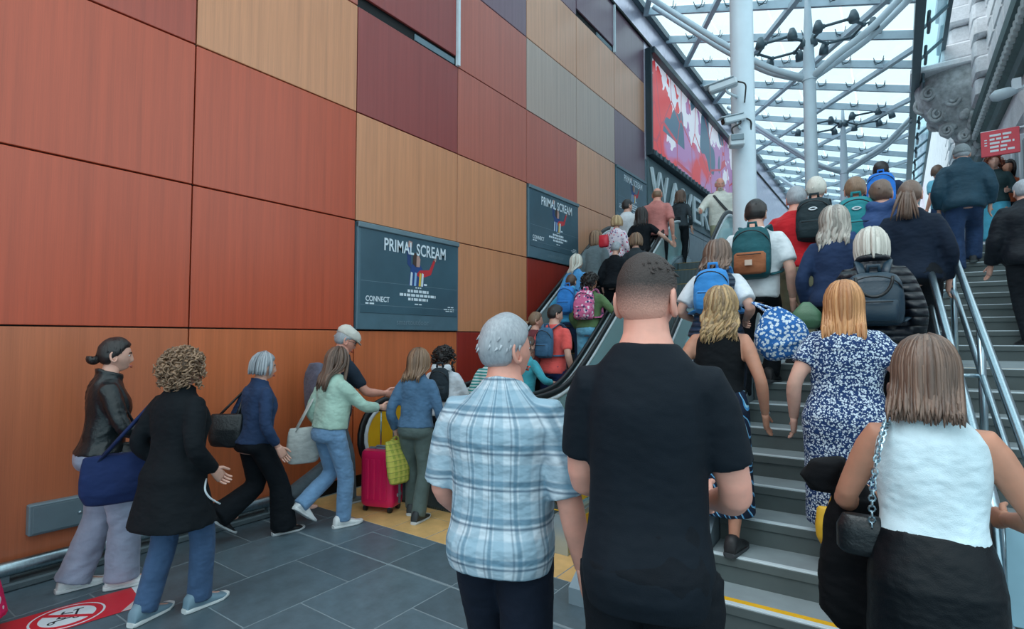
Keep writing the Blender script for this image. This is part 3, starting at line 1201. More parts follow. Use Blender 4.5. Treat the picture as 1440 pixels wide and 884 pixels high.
# diagonal ties crossing the bays
for j in range(-1, 15):
    ya = RY0 + 3 + j * 3.0
    p, q = Vector((RX0, ya, 0)), Vector((RX1, ya - 10.1, 0))
    if q.y < RY0:
        t = (p.y - RY0) / (p.y - q.y)
        q = p.lerp(q, t)
    if p.y > RY0 + NB * BAY:
        t = (p.y - RY0 - NB * BAY) / (p.y - q.y)
        p = p.lerp(q, t)
    bar((p.x, p.y, roof_z(p.x) - 0.12), (q.x, q.y, roof_z(q.x) - 0.12), 0.11, 0.10, M_roofst, 'diagonal_tie')
YE = RY0 + NB * BAY
bar((RX1, RY0, roof_z(RX1) - 0.05), (RX1, YE, roof_z(RX1) - 0.05), 0.16, 0.28, M_roofdk, 'edge_beam')
bar((RX0, RY0, roof_z(RX0) - 0.02), (RX0, YE, roof_z(RX0) - 0.02), 0.12, 0.16, M_roofdk, 'edge_beam')
bar((1.02, RY0, 8.36), (1.02, YE, 8.36), 0.08, 0.14, M_roofdk, 'edge_beam')
for j in range(NB):
    MB().add([(RX1 + .05, RY0 + j * BAY + .02, roof_z(RX1)), (1.0, RY0 + j * BAY + .02, 8.36), (1.0, RY0 + (j + 1) * BAY - .02, 8.36), (RX1 + .05, RY0 + (j + 1) * BAY - .02, roof_z(RX1)),
              (RX1 + .05, RY0 + j * BAY + .02, roof_z(RX1) + .012), (1.0, RY0 + j * BAY + .02, 8.372), (1.0, RY0 + (j + 1) * BAY - .02, 8.372), (RX1 + .05, RY0 + (j + 1) * BAY - .02, roof_z(RX1) + .012)],
             [(0, 3, 2, 1), (4, 5, 6, 7), (0, 1, 5, 4), (1, 2, 6, 5), (2, 3, 7, 6), (3, 0, 4, 7)]).build('side_pane', glassy('side_glass', (0.80, 0.94, 0.98, 1), 0.10, 0.05), roof)
    bar((RX1, RY0 + j * BAY, roof_z(RX1) - 0.02), (1.02, RY0 + j * BAY, 8.34), 0.05, 0.06, M_roofdk, 'strut')
# spider fittings that hold the panes
sp_ = MB()
for sx in (-1, 1):
    for sy in (-1, 1):
        sp_.tube([(0, 0, -0.06), (sx * 0.07, sy * 0.05, -0.05), (sx * 0.10, sy * 0.08, 0.06)], [0.013, 0.011, 0.009], 5)
sp_.sphere((0, 0, -0.06), 0.024, 6, 5)
spm = sp_.mesh('spider_fitting')
spm.materials.append(M_roofdk)
for j in range(2, NB):
    for x in [RX0 + .65 * q for q in range(1, 8)]:
        inst(spm, 'spider_fitting', roof, M=Matrix.Translation((x, RY0 + j * BAY - 0.12, roof_z(x) - 0.02)))
# looped brackets hanging from the right edge beam
lb = MB().tube([(0, -.25, 0), (0, .25, 0), (0, .25, -.18), (0, -.25, -.18)], 0.03, 6, closed=True).mesh('loop_bracket')
lb.materials.append(M_roofdk)
for j in range(NB):
    inst(lb, 'loop_bracket', roof, loc=(RX1 + 0.14, RY0 + (j + .5) * BAY, roof_z(RX1) - 0.12))

# ------------------------------------------------------------------ tree columns with branches
M_col = plain('column_paint', (198, 214, 224), 0.38, var=.04)


def column(px, py, t, label, zt, branch, r0=0.113, r1=0.09):
    p = at_t(px, py, t)
    o = empty('column', loc=(p.x, p.y, 0))
    tag(o, label, 'column', 'canopy columns')
    hs = [0, 2.0, 5.0, 6.6, zt - 0.9, zt]
    rs = [r0 * 1.06, r0 * 1.05, r0, r0 * .98, r1 * .9, 0.035]
    MB().tube([(0, 0, h) for h in hs], rs, 24).build('shaft', M_col, o, True)
    MB().tube([(0, 0, 6.55), (0, 0, 6.7)], r0 * 1.12, 24).build('collar', M_col, o, True)
    if branch:
        xr, xl = RX1 - p.x, RX0 + 0.35 - p.x
        for dy in (-0.14, 0.14):
            pts = [(0.05, dy * .3, 6.6), (0.45, dy, 6.85), (1.0, dy, 7.15), (xr, dy * 1.5, roof_z(RX1) - 0.1)]
            MB().tube(soften(pts, 0.35), 0.062, 12).build('branch', M_col, o, 'all')
        for dy in (-0.14, 0.14):
            pts = [(-0.05, dy * .3, 6.6), (-0.7, dy, 6.95), (-1.6, dy * 1.6, 7.75), (xl, dy * 2, roof_z(RX0 + .35) - 0.15)]
            MB().tube(soften(pts, 0.35), 0.058, 12).build('branch', M_col, o, 'all')
    return o, p


c1, P1c = column(1045, 160, 5.6, 'nearest pale blue steel column carrying the security cameras', 8.4, False)
c2, P2c = column(1139, 150, 10.3, 'middle pale steel column with a lamp ring above the crowd', 8.4, True)
c3, P3c = column(1186, 200, 16.2, 'third pale steel column, behind the middle one', 8.5, True)
c4, P4c = column(1213, 240, 24.0, 'farthest thin steel column in the canopy row', 8.5, True)


def lamp_ring(P, z, R_, label):
    o = empty('lamp_ring', loc=(P.x, P.y, z))
    tag(o, label, 'light fitting', 'lamp rings around the columns')
    for k, a0 in ((0, 0.0), (1, PI)):
        cx = (0.36 if k == 0 else -0.36) * R_
        pts = [(cx + 0.30 * R_ * math.cos(a), 0.30 * R_ * math.sin(a), 0.04 * math.sin(3 * a)) for a in np.linspace(0, 2 * PI, 7)[:-1]]
        MB().tube(pts, 0.028, 8, closed=True).build('ring', M_roofdk, o, 'all')
        for q in pts:
            d = Vector((q[0] - cx, q[1], 0)).normalized()
            e_ = (q[0] + d.x * .14, q[1] + d.y * .14, 0.02)
            b = MB().tube([q, e_], 0.018, 6).build('arm', M_roofdk, o, 'all')
            MB().tube([(e_[0], e_[1], 0.07), (e_[0], e_[1], -0.02), (e_[0] + d.x * .02, e_[1] + d.y * .02, -0.13)], [0.045, 0.08, 0.085], 10).build('lamp_head', M_roofdk, b, 'all')
            MB().sphere(q, 0.045, 8, 6).build('joint', M_roofdk, o, 'all')
    MB().tube([(-0.12, 0, 0), (0.12, 0, 0)], 0.05, 8).build('clamp', M_roofdk, o, 'all')
    return o


lamp_ring(P2c, 7.35, 1.35, 'cluster of dark lamps around the middle column')
lamp_ring(P3c, 8.1, 1.6, 'smaller-looking cluster of dark lamps around the third column')
lamp_ring(P4c, 7.6, 1.5, 'tiny far cluster of dark lamps low over the crowd')

# ------------------------------------------------------------------ security cameras on the near column
M_camw = plain('camera_housing', (186, 200, 208), 0.4)


def cctv(px, py, ang, label, tilt=-12, size=1.0, front=True):
    p = at_t(px, py, 5.45)
    M = Matrix.Translation(p) @ Matrix.Rotation(R(ang), 4, 'Z') @ Matrix.Rotation(R(tilt), 4, 'X')
    o = empty('security_camera', M)
    tag(o, label, 'camera', 'security cameras on the column')
    s = size
    bev_box((-.045 * s, -.13 * s, -.035 * s), (.045 * s, .13 * s, .035 * s), .012 * s).build('housing', M_camw, o)
    bev_box((-.055 * s, -.11 * s, .036 * s), (.055 * s, .17 * s, .046 * s), .004 * s).build('sun_shield', M_camw, o)
    MB().tube([(0, .13 * s, 0), (0, .137 * s, 0)], [.03 * s, .026 * s], 14).build('lens', M_rubber, o, True)
    MB().box((-.036 * s, .131 * s, -.027 * s), (.036 * s, .134 * s, .027 * s)).build('window', M_dark, o)
    c = M.inverted() @ Vector((P1c.x, P1c.y, p.z - 0.07))
    MB().tube([(0, -.02, -.035 * s), (0, -.03, -.08), tuple(c)], .014, 8).build('arm', M_camw, o, 'all')
    MB().tube(soften([(0, -.12 * s, 0), (0.0, -.2 * s, -.05), (0.03, -.17 * s, -.16), tuple(c + Vector((0, 0, -.08)))], .05), .008, 6).build('cable', M_rubber, o, 'all')
    return o


cctv(1017, 121, 95, 'uppermost security camera on the near column, pale box aimed left', -8, 1.05)
cctv(1032, 168, 130, 'middle security camera on the near column, dark lens box', -14, .9)
o = empty('junction_box', Matrix.Translation(at_t(1036, 197, 5.42)) @ Matrix.Rotation(R(20), 4, 'Z'))
tag(o, 'pale junction box below the security cameras on the near column', 'box')
bev_box((-.07, -.06, -.07), (.07, .06, .05), .012).build('casing', M_camw, o)
bev_box((-.06, -.072, -.02), (.06, -.058, .04), .004).build('cover', M_grey, o)
MB().tube(soften([(-.03, 0, .05), (-.05, 0, .13), (.05, 0, .17), (.03, .05, .24)], .05), .009, 6).build('cable', M_rubber, o, 'all')

# ------------------------------------------------------------------ old stone building on the right
n = NT('weathered_stone', 0.85, 0, 0.3)
_c = lin((226, 226, 230))
n.color(n.mix(0.5, n.ramp(n.noise(3, None, 6, .7), [(0.3, scale_c(_c, .62)), (0.7, scale_c(_c, 1.1))]), n.ramp(n.noise(22, None, 4), [(0.3, scale_c(_c, .8)), (0.7, scale_c(_c, 1.1))])))
n.bump(n.noise(30, None, 5), 0.3, 0.02)
M_stone = n.m
M_stone2 = plain('dark_carved_stone', (176, 180, 182), 0.9, var=.3, scale=9, bump=.5, bscale=30)
M_green = plain('dark_green_cornice', (66, 90, 88), 0.45, var=.2)
FX = 1.8
wr = MB().box((FX, 9.0, 0), (FX + 0.5, 48, 14)).build('wall_right', M_stone)
tag(wr, kind='structure')
MB().box((FX, 2.4, 0), (FX + 0.35, 9.0, 3.1)).build('parapet', M_stone, wr)
bev_box((FX - .05, 2.35, 3.1), (FX + .40, 9.0, 3.22), .02).build('coping', M_stone, wr)
blk = {}
rnd = random.Random(5)
for r in range(11):
    z = 6.85 + r * 0.46
    y = 12.0 + (0.0 if r % 2 else 0.45)
    while y < 27:
        L = 1.0 if (r + int(y)) % 2 else 0.8
        key = L
        if key not in blk:
            me = bev_box((-0.09, 0.012, 0.012), (0.02, L - .012, 0.448), 0.045).mesh('stone_block')
            me.materials.append(M_stone)
            blk[key] = me
        inst(blk[key], 'stone_block', wr, loc=(FX, y, z))
        y += L
# projecting quoined pilaster with alternating blocks
for r in range(15):
    w = 0.62 if r % 2 else 0.46
    bev_box((-0.30, -w, 0.012), (0.02, w, 0.41), 0.05).build('quoin_block', M_stone, wr).location = (FX, 15.6, 6.85 + r * 0.42)
    bev_box((-0.30, -w, 0.012), (0.02, w, 0.41), 0.05).build('quoin_block', M_stone, wr).location = (FX, 22.0, 6.85 + r * 0.42)
# dark green cornice with dentils and a moulded underside
prof = [(0.02, 6.0), (-0.16, 6.0), (-0.20, 6.12), (-0.30, 6.18), (-0.32, 6.36), (-0.44, 6.44), (-0.46, 6.6), (-0.36, 6.68), (0.02, 6.78)]
prof = [(x_ * .7, z_) for x_, z_ in prof]
MB().prism(prof[::-1], 9.2, 40, 'y').build('cornice', M_green, wr).location = (FX, 0, 0)
dm = bev_box((-0.29, 0, 6.20), (-0.19, 0.11, 6.36), 0.02).mesh('dentil')
dm.materials.append(plain('dentil_stone', (176, 182, 184), .8))
for k in range(110):
    inst(dm, 'dentil', wr, loc=(FX, 9.4 + k * 0.21, 0))
MB().prism([(0.02, 5.2), (-0.1, 5.2), (-0.12, 5.55), (0.02, 5.6)][::-1], 9.2, 40, 'y').build('string_course', M_stone, wr).location = (FX, 0, 0)
for y in (10.6, 13.4, 16.2, 19.0, 21.8):
    MB().tube([(-0.05, y, 2.9), (-0.05, y, 5.0), (-0.05, y, 5.2)], [0.2, 0.18, 0.24], 20).build('pilaster', M_stone, wr, True).location = (FX, 0, 0)
    bev_box((-0.06, y + 0.7, 3.2), (0.02, y + 2.1, 4.9), 0.02).build('shop_window', plain('shop_glass', (70, 92, 104), .12), wr).location = (FX, 0, 0)
    for q in (0.62, 1.36, 2.1):
        bev_box((-0.1, y + q, 3.1), (0.02, y + q + 0.09, 5.0), 0.01).build('window_bar', M_white, wr).location = (FX, 0, 0)

# carved bracket under the corner oriel
cb = empty('carved_bracket', loc=(FX - 0.1, 16.6, 5.95))
tag(cb, 'dark carved stone bracket with scrolls below the old building corner', 'bracket')
rings = []
for (z, w, dep) in ((0.0, .10, .10), (.18, .20, .22), (.38, .34, .42), (.60, .40, .58), (.78, .50, .76), (.92, .62, .95), (1.12, .68, 1.02), (1.30, .80, 1.16), (1.52, .84, 1.2), (1.9, .86, 1.22)):
    a = np.linspace(0, 2 * PI, 26, endpoint=False)
    rings.append(np.stack([-dep * np.abs(np.cos(a)) ** .8 * (np.cos(a) > 0) + .1 * (np.cos(a) <= 0), w * np.sin(a) * 1.0, np.full(26, z)], 1))
MB().rings(rings).build('body', M_stone2, cb, True)
rnd = random.Random(9)
for (x, y, z, r) in ((-.80, -.40, 1.02, .22), (-.80, .25, 1.0, .22), (-.62, -.3, .62, .18), (-.3, -.32, .42, .15), (-1.05, -.1, 1.38, .24), (-.5, -.62, 1.25, .22), (-.95, -.55, 1.5, .2)):
    sp3 = []
    rr_ = []
    for i in range(34):
        a = i * 0.42
        q = r * (1 - i / 40)
        sp3.append((x + q * math.cos(a) * .8, y - .02 * i * .1 - q * .2 * math.cos(a), z + q * math.sin(a)))
        rr_.append(.055 * (1 - i / 60))
    MB().tube(sp3, rr_, 7).build('scroll', M_stone2, cb, 'all')
for i in range(46):
    a, h = rnd.uniform(-1.35, 1.35), rnd.uniform(.1, 1.5)
    dep = .12 + .85 * min(1, h / 1.1)
    w = .15 + .55 * min(1, h / 1.1)
    MB().sphere((-dep * math.cos(a), w * math.sin(a), h), (.09, .10, .13), 8, 6).build('leaf', M_stone2, cb, 'all')
bev_box((-1.3, -.95, 1.9), (.1, .95, 2.05), .03).build('ledge', M_stone, cb)
for r in range(10):
    k = .0 if r % 2 else .16
    bev_box((-.55 - k, -.70 - k, 2.06 + r * .42), (.1, .85, 2.46 + r * .42), .05).build('stone_course', M_stone, cb)

# white floodlight and red list sign on the right-hand wall
lp = empty('wall_lamp', loc=at_t(1421, 131, 8.2))
tag(lp, 'white bulbous wall lamp on a bracket at the top right', 'lamp')
MB().tube([(-.22, 0, -.03), (-.16, 0, 0), (-.02, 0, .02), (.08, 0, .02)], [.05, .09, .08, .04], 14).build('head', M_camw, lp, 'all')
MB().tube(soften([(.06, 0, 0), (.2, 0, .1), (.45, 0, .12)], .06), .025, 8).build('arm', M_white, lp, 'all')
MB().box((.02, -.05, .03), (.12, .05, .2)).build('mount', M_white, lp)
rs_ = empty('hanging_sign', Matrix.Translation(at_t(1407, 201, 8.0)) @ Matrix.Rotation(R(-4), 4, 'Z'))
tag(rs_, 'red hanging sign with white list lettering above the crowd at right', 'sign')
bev_box((-.22, -.02, -.18), (.21, .02, .20), .006).build('board', plain('sign_red', (206, 62, 76), .45), rs_)
rnd = random.Random(2)
ln = MB()
for i, wd in enumerate((.24, .21, .27, .19, .27)):
    a = -.12
    while a < -.12 + wd - .01:
        l = min(rnd.uniform(.05, .13), -.12 + wd - a)
        ln.box((a, -.0235, .11 - i * .058), (a + l, -.0205, .14 - i * .058))
        a += l + .018
ln.box((-.18, -.0235, .06), (-.15, -.0205, .075)).box((-.18, -.0235, .02), (-.15, -.0205, .035)).box((-.18, -.0235, -.02), (-.15, -.0205, -.005))
ln.build('text_lines', M_white, rs_)
MB().tube([(-.22, 0, .2), (.75, 0, .17)], .014, 8).build('bracket_arm', M_white, rs_, 'all')

# distant building beyond the top of the steps
fb = empty('distant_building', loc=(2.1, 62, 4))
tag(fb, 'pale pink stone building far beyond the top of the steps', 'building')
M_pink = plain('pink_stone', (206, 190, 200), .8)
MB().box((0, 0, 0), (9, 8, 16.5)).build('wall', M_pink, fb)
for i in range(5):
    for j in range(5):
        w_ = bev_box((.5 + i * 1.7, -.06, 1.6 + j * 3), (1.4 + i * 1.7, 0.02, 3.6 + j * 3), .03).build('window', plain('far_window', (120, 138, 152), .2), fb)
        MB().box((.4 + i * 1.7, -.16, 1.4 + j * 3), (1.5 + i * 1.7, 0, 1.58 + j * 3)).build('sill', M_stone, w_)
MB().box((-.3, -.4, 16.4), (9, 8, 17)).build('cornice', M_stone, fb)

# ------------------------------------------------------------------ people
def V(*a):
    return np.array(a, float)


def unit(v):
    return v / (np.linalg.norm(v) + 1e-12)


def ik(a, c, l1, l2, pole):
    d = c - a
    L = np.linalg.norm(d)
    Lm = min(max(L, abs(l1 - l2) + 0.02), (l1 + l2) * 0.995)
    dn = unit(d)
    c = a + dn * Lm
    k = (l1 * l1 - l2 * l2 + Lm * Lm) / (2 * Lm)
    h = math.sqrt(max(l1 * l1 - k * k, 0))
    p = pole - dn * np.dot(pole, dn)
    return a + dn * k + unit(p) * h, c


def interp(tab, z):
    return np.array([np.interp(z, [r[0] for r in tab], [r[i] for r in tab]) for i in range(1, len(tab[0]))])


TORSO = {
    'm': [(.465, .062, .062, -.004), (.49, .092, .074, -.010), (.525, .096, .076, -.010), (.57, .088, .066, -.002), (.61, .085, .062, .002), (.66, .089, .065, .002),
          (.71, .097, .070, .0), (.75, .101, .069, -.006), (.775, .098, .061, -.010), (.797, .088, .052, -.012), (.815, .070, .045, -.012), (.832, .050, .039, -.009), (.848, .040, .037, -.005), (.865, .036, .036, .0)],
    'f': [(.465, .064, .062, -.004), (.49, .098, .076, -.012), (.525, .100, .078, -.012), (.57, .086, .064, -.004), (.615, .075, .057, .0), (.66, .080, .060, .003),
          (.71, .087, .069, .008), (.75, .088, .063, .002), (.775, .085, .055, -.006), (.797, .076, .046, -.009), (.815, .060, .040, -.010), (.832, .042, .033, -.007), (.848, .033, .031, -.004), (.865, .030, .031, .0)],
}
_HEAD = {}


def head_grid(nu=44, nv=30):
    """one human head, chin to crown 0.232 m, facing +y, origin at its centre"""
    if (nu, nv) in _HEAD:
        return _HEAD[(nu, nv)]
    w = np.linspace(-1, 1, nu, endpoint=False)
    ph = PI * (0.55 * w + 0.45 * w ** 3)          # finer towards the face
    th = PI * (np.arange(nv) + 0.5) / nv
    TH, PH = np.meshgrid(th, ph, indexing='ij')
    x = .0765 * np.sin(TH) * np.sin(PH)
    y = .097 * np.sin(TH) * np.cos(PH)
    z = .117 * np.cos(TH)
    sm = lambda t: np.clip(t, 0, 1) ** 2 * (3 - 2 * np.clip(t, 0, 1))
    low = sm((-.015 - z) / .10)
    x = x * (1 - .40 * low)
    y = np.where(y < 0, y * (1 - .50 * low), y)
    y = np.where((y < 0) & (z > -.01), y * 1.04, y)
    y = np.where(y > 0, y * .93, y)
    # jaw and chin
    front = np.clip(y / .09, 0, 1)
    y = y + front * (.016 * np.exp(-((z + .095) / .022) ** 2) * np.exp(-(x / .024) ** 2))
    y = y + front * low * .014
    # brow, eye sockets, cheek bones, nose, mouth
    y = y + front * .005 * np.exp(-((z - .022) / .010) ** 2) * np.exp(-(x / .05) ** 2)
    for s in (-1, 1):
        y = y - front * .009 * np.exp(-((z - .004) / .013) ** 2) * np.exp(-((x - s * .031) / .014) ** 2)
        y = y + front * .004 * np.exp(-((z + .03) / .018) ** 2) * np.exp(-((x - s * .042) / .016) ** 2)
    ns = np.interp(z, [-.052, -.044, -.036, -.015, .012, .022], [0, .012, .024, .016, .005, 0])
    y = y + front * ns * np.exp(-(x / (.0105 + .006 * np.exp(-((z + .036) / .01) ** 2))) ** 2)
    y = y + front * (.006 * np.exp(-((z + .064) / .006) ** 2) + .006 * np.exp(-((z + .078) / .006) ** 2) - .003 * np.exp(-((z + .071) / .003) ** 2)) * np.exp(-(x / .022) ** 2)
    P = np.stack([x, y, z], -1)
    _HEAD[(nu, nv)] = (P, TH, PH)
    return _HEAD[(nu, nv)]


def grid_faces(nv, nu):
    f = [(i * nu + j, (i + 1) * nu + j, (i + 1) * nu + (j + 1) % nu, i * nu + (j + 1) % nu) for i in range(nv - 1) for j in range(nu)]
    f.append(tuple(j for j in range(nu)))
    f.append(tuple((nv - 1) * nu + j for j in range(nu - 1, -1, -1)))
    return f


def skin_mat(rgb):
    key = ('skin', rgb)
    if key in MATS:
        return MATS[key]
    n = NT('skin', 0.5, 0, 0.4)
    c = lin(rgb)
    n.color(n.ramp(n.noise(14, None, 3), [(0.3, scale_c(c, .9)), (0.7, (min(1, c[0] * 1.1), c[1] * 1.03, c[2] * 1.02, 1))]))
    n.b.inputs['Subsurface Weight'].default_value = 0.08
    n.b.inputs['Subsurface Radius'].default_value = (0.02, 0.008, 0.005)
    n.bump(n.noise(160), .05, .002)
    MATS[key] = n.m
    return n.m


def hair_mat(a, b):
    key = ('hair', a, b)
    if key in MATS:
        return MATS[key]
    n = NT('hair', 0.42, 0, 0.5)
    at = n.n('Attribute')
    at.attribute_name = 'tone'
    f = n.math('ADD', at.outputs['Fac'], n.math('MULTIPLY', n.math('SUBTRACT', n.noise(120, n.co((1, 1, .12)), 2), .5), .7))
    n.color(n.ramp(f, [(-0.0, lin(a)), (1.0, lin(b))]))
    n.b.inputs['Anisotropic'].default_value = .4
    n.bump(n.noise(260, n.co((1, 1, .08)), 2), .35, .004)
    MATS[key] = n.m
    return n.m


def fade_mat(skin, a):
    """clipped hair: dense on top, thinning to skin down the sides"""
    n = NT('faded_hair', 0.6, 0, 0.3)
    z = n.sep(n.co())[2]
    d = n.math('ADD', n.math('MULTIPLY', n.math('SUBTRACT', z, -.035), 13.0), n.math('MULTIPLY', n.math('SUBTRACT', n.noise(260, None, 1), .5), .35))
    n.color(n.ramp(d, [(0.05, lin(skin)), (0.55, lin(tuple(int(.55 * q + .45 * w) for q, w in zip(a, skin)))), (1.0, lin(a))]))
    n.bump(n.noise(300, n.co((1, .25, .6)), 2), .6, .006)
    return n.m


def hair_mask(P, line=(.062, .0, -.072)):
    phi = np.abs(np.arctan2(P[..., 0], P[..., 1]))
    zb = np.interp(phi, [0, R(42), R(66), R(82), R(100), R(122), PI], [line[0], line[0] - .006, .02, line[1], line[1] - .008, line[2] + .004, line[2]])
    return np.clip((P[..., 2] - zb) / .016, 0, 1)


def hair_cap(mb, thick, line=(.062, .0, -.072), top=1.0, lump=.003, seed=0, nu=44, nv=30, bald=False):
    P, TH, PH = head_grid(nu, nv)
    m = hair_mask(P, line)
    if bald:
        m = m * np.clip((.062 - P[..., 2]) / .02, 0, 1)
    rng = np.random.default_rng(seed)
    N = P / np.array((.0765, .097, .117)) ** 2
    N /= np.linalg.norm(N, axis=-1, keepdims=True)
    t = thick * (1 + (top - 1) * np.clip(P[..., 2] / .1, 0, 1))
    d = np.zeros(P.shape[:2])
    for i in range(6):
        q = rng.normal(size=3) * 70
        d += np.sin(P @ q + rng.uniform(0, 6)) / 6
    off = np.where(m > 0, m * (t + lump * d), 0) - .006 * (1 - m)
    Q = P + N * off[..., None]
    mb.add(Q.reshape(-1, 3), grid_faces(nv, nu), 0, .45)


def lock_path(phi, L, spread, back, wave, freq, ph0, rng, k=12, lift=.012, drape=True, part=.0):
    """one lock of hair in head space: over the skull, then hanging"""
    pts = []
    a, b, c = .0765 + lift, .099 + lift, .117 + lift
    th_end = R(100)
    arc_n = k // 2
    ths = np.linspace(R(10), th_end, arc_n)
    for th in ths:
        f = math.sin(th)
        pts.append(V(a * f * math.sin(phi) + part * (1 - f) * .3, b * f * math.cos(phi) - .004, c * math.cos(th)))
    end = pts[-1]
    rest = k - arc_n
    for i in range(1, rest + 1):
        s = i / rest
        z = end[2] - (L) * s
        x = end[0] * (1 + (spread - 1) * s)
        y = end[1]
        if drape:
            tgt = -.105 - back * s if y < .045 else y
            kk = min(1, max(0, (-.05 - z) / .10))
            y = y * (1 - kk) + tgt * kk
        pts.append(V(x, y, z))
    P = np.array(pts)
    u = np.linspace(0, 1, len(P))
    amp = wave * np.clip((u - .25) / .4, 0, 1)
    P[:, 0] += amp * np.sin(freq * u * 6.28 + ph0) * (.9 if abs(math.cos(phi)) > .4 else .5)
    P[:, 1] += amp * np.cos(freq * u * 6.28 + ph0) * .55
    P += rng.normal(size=(1, 3)) * .003
    return P


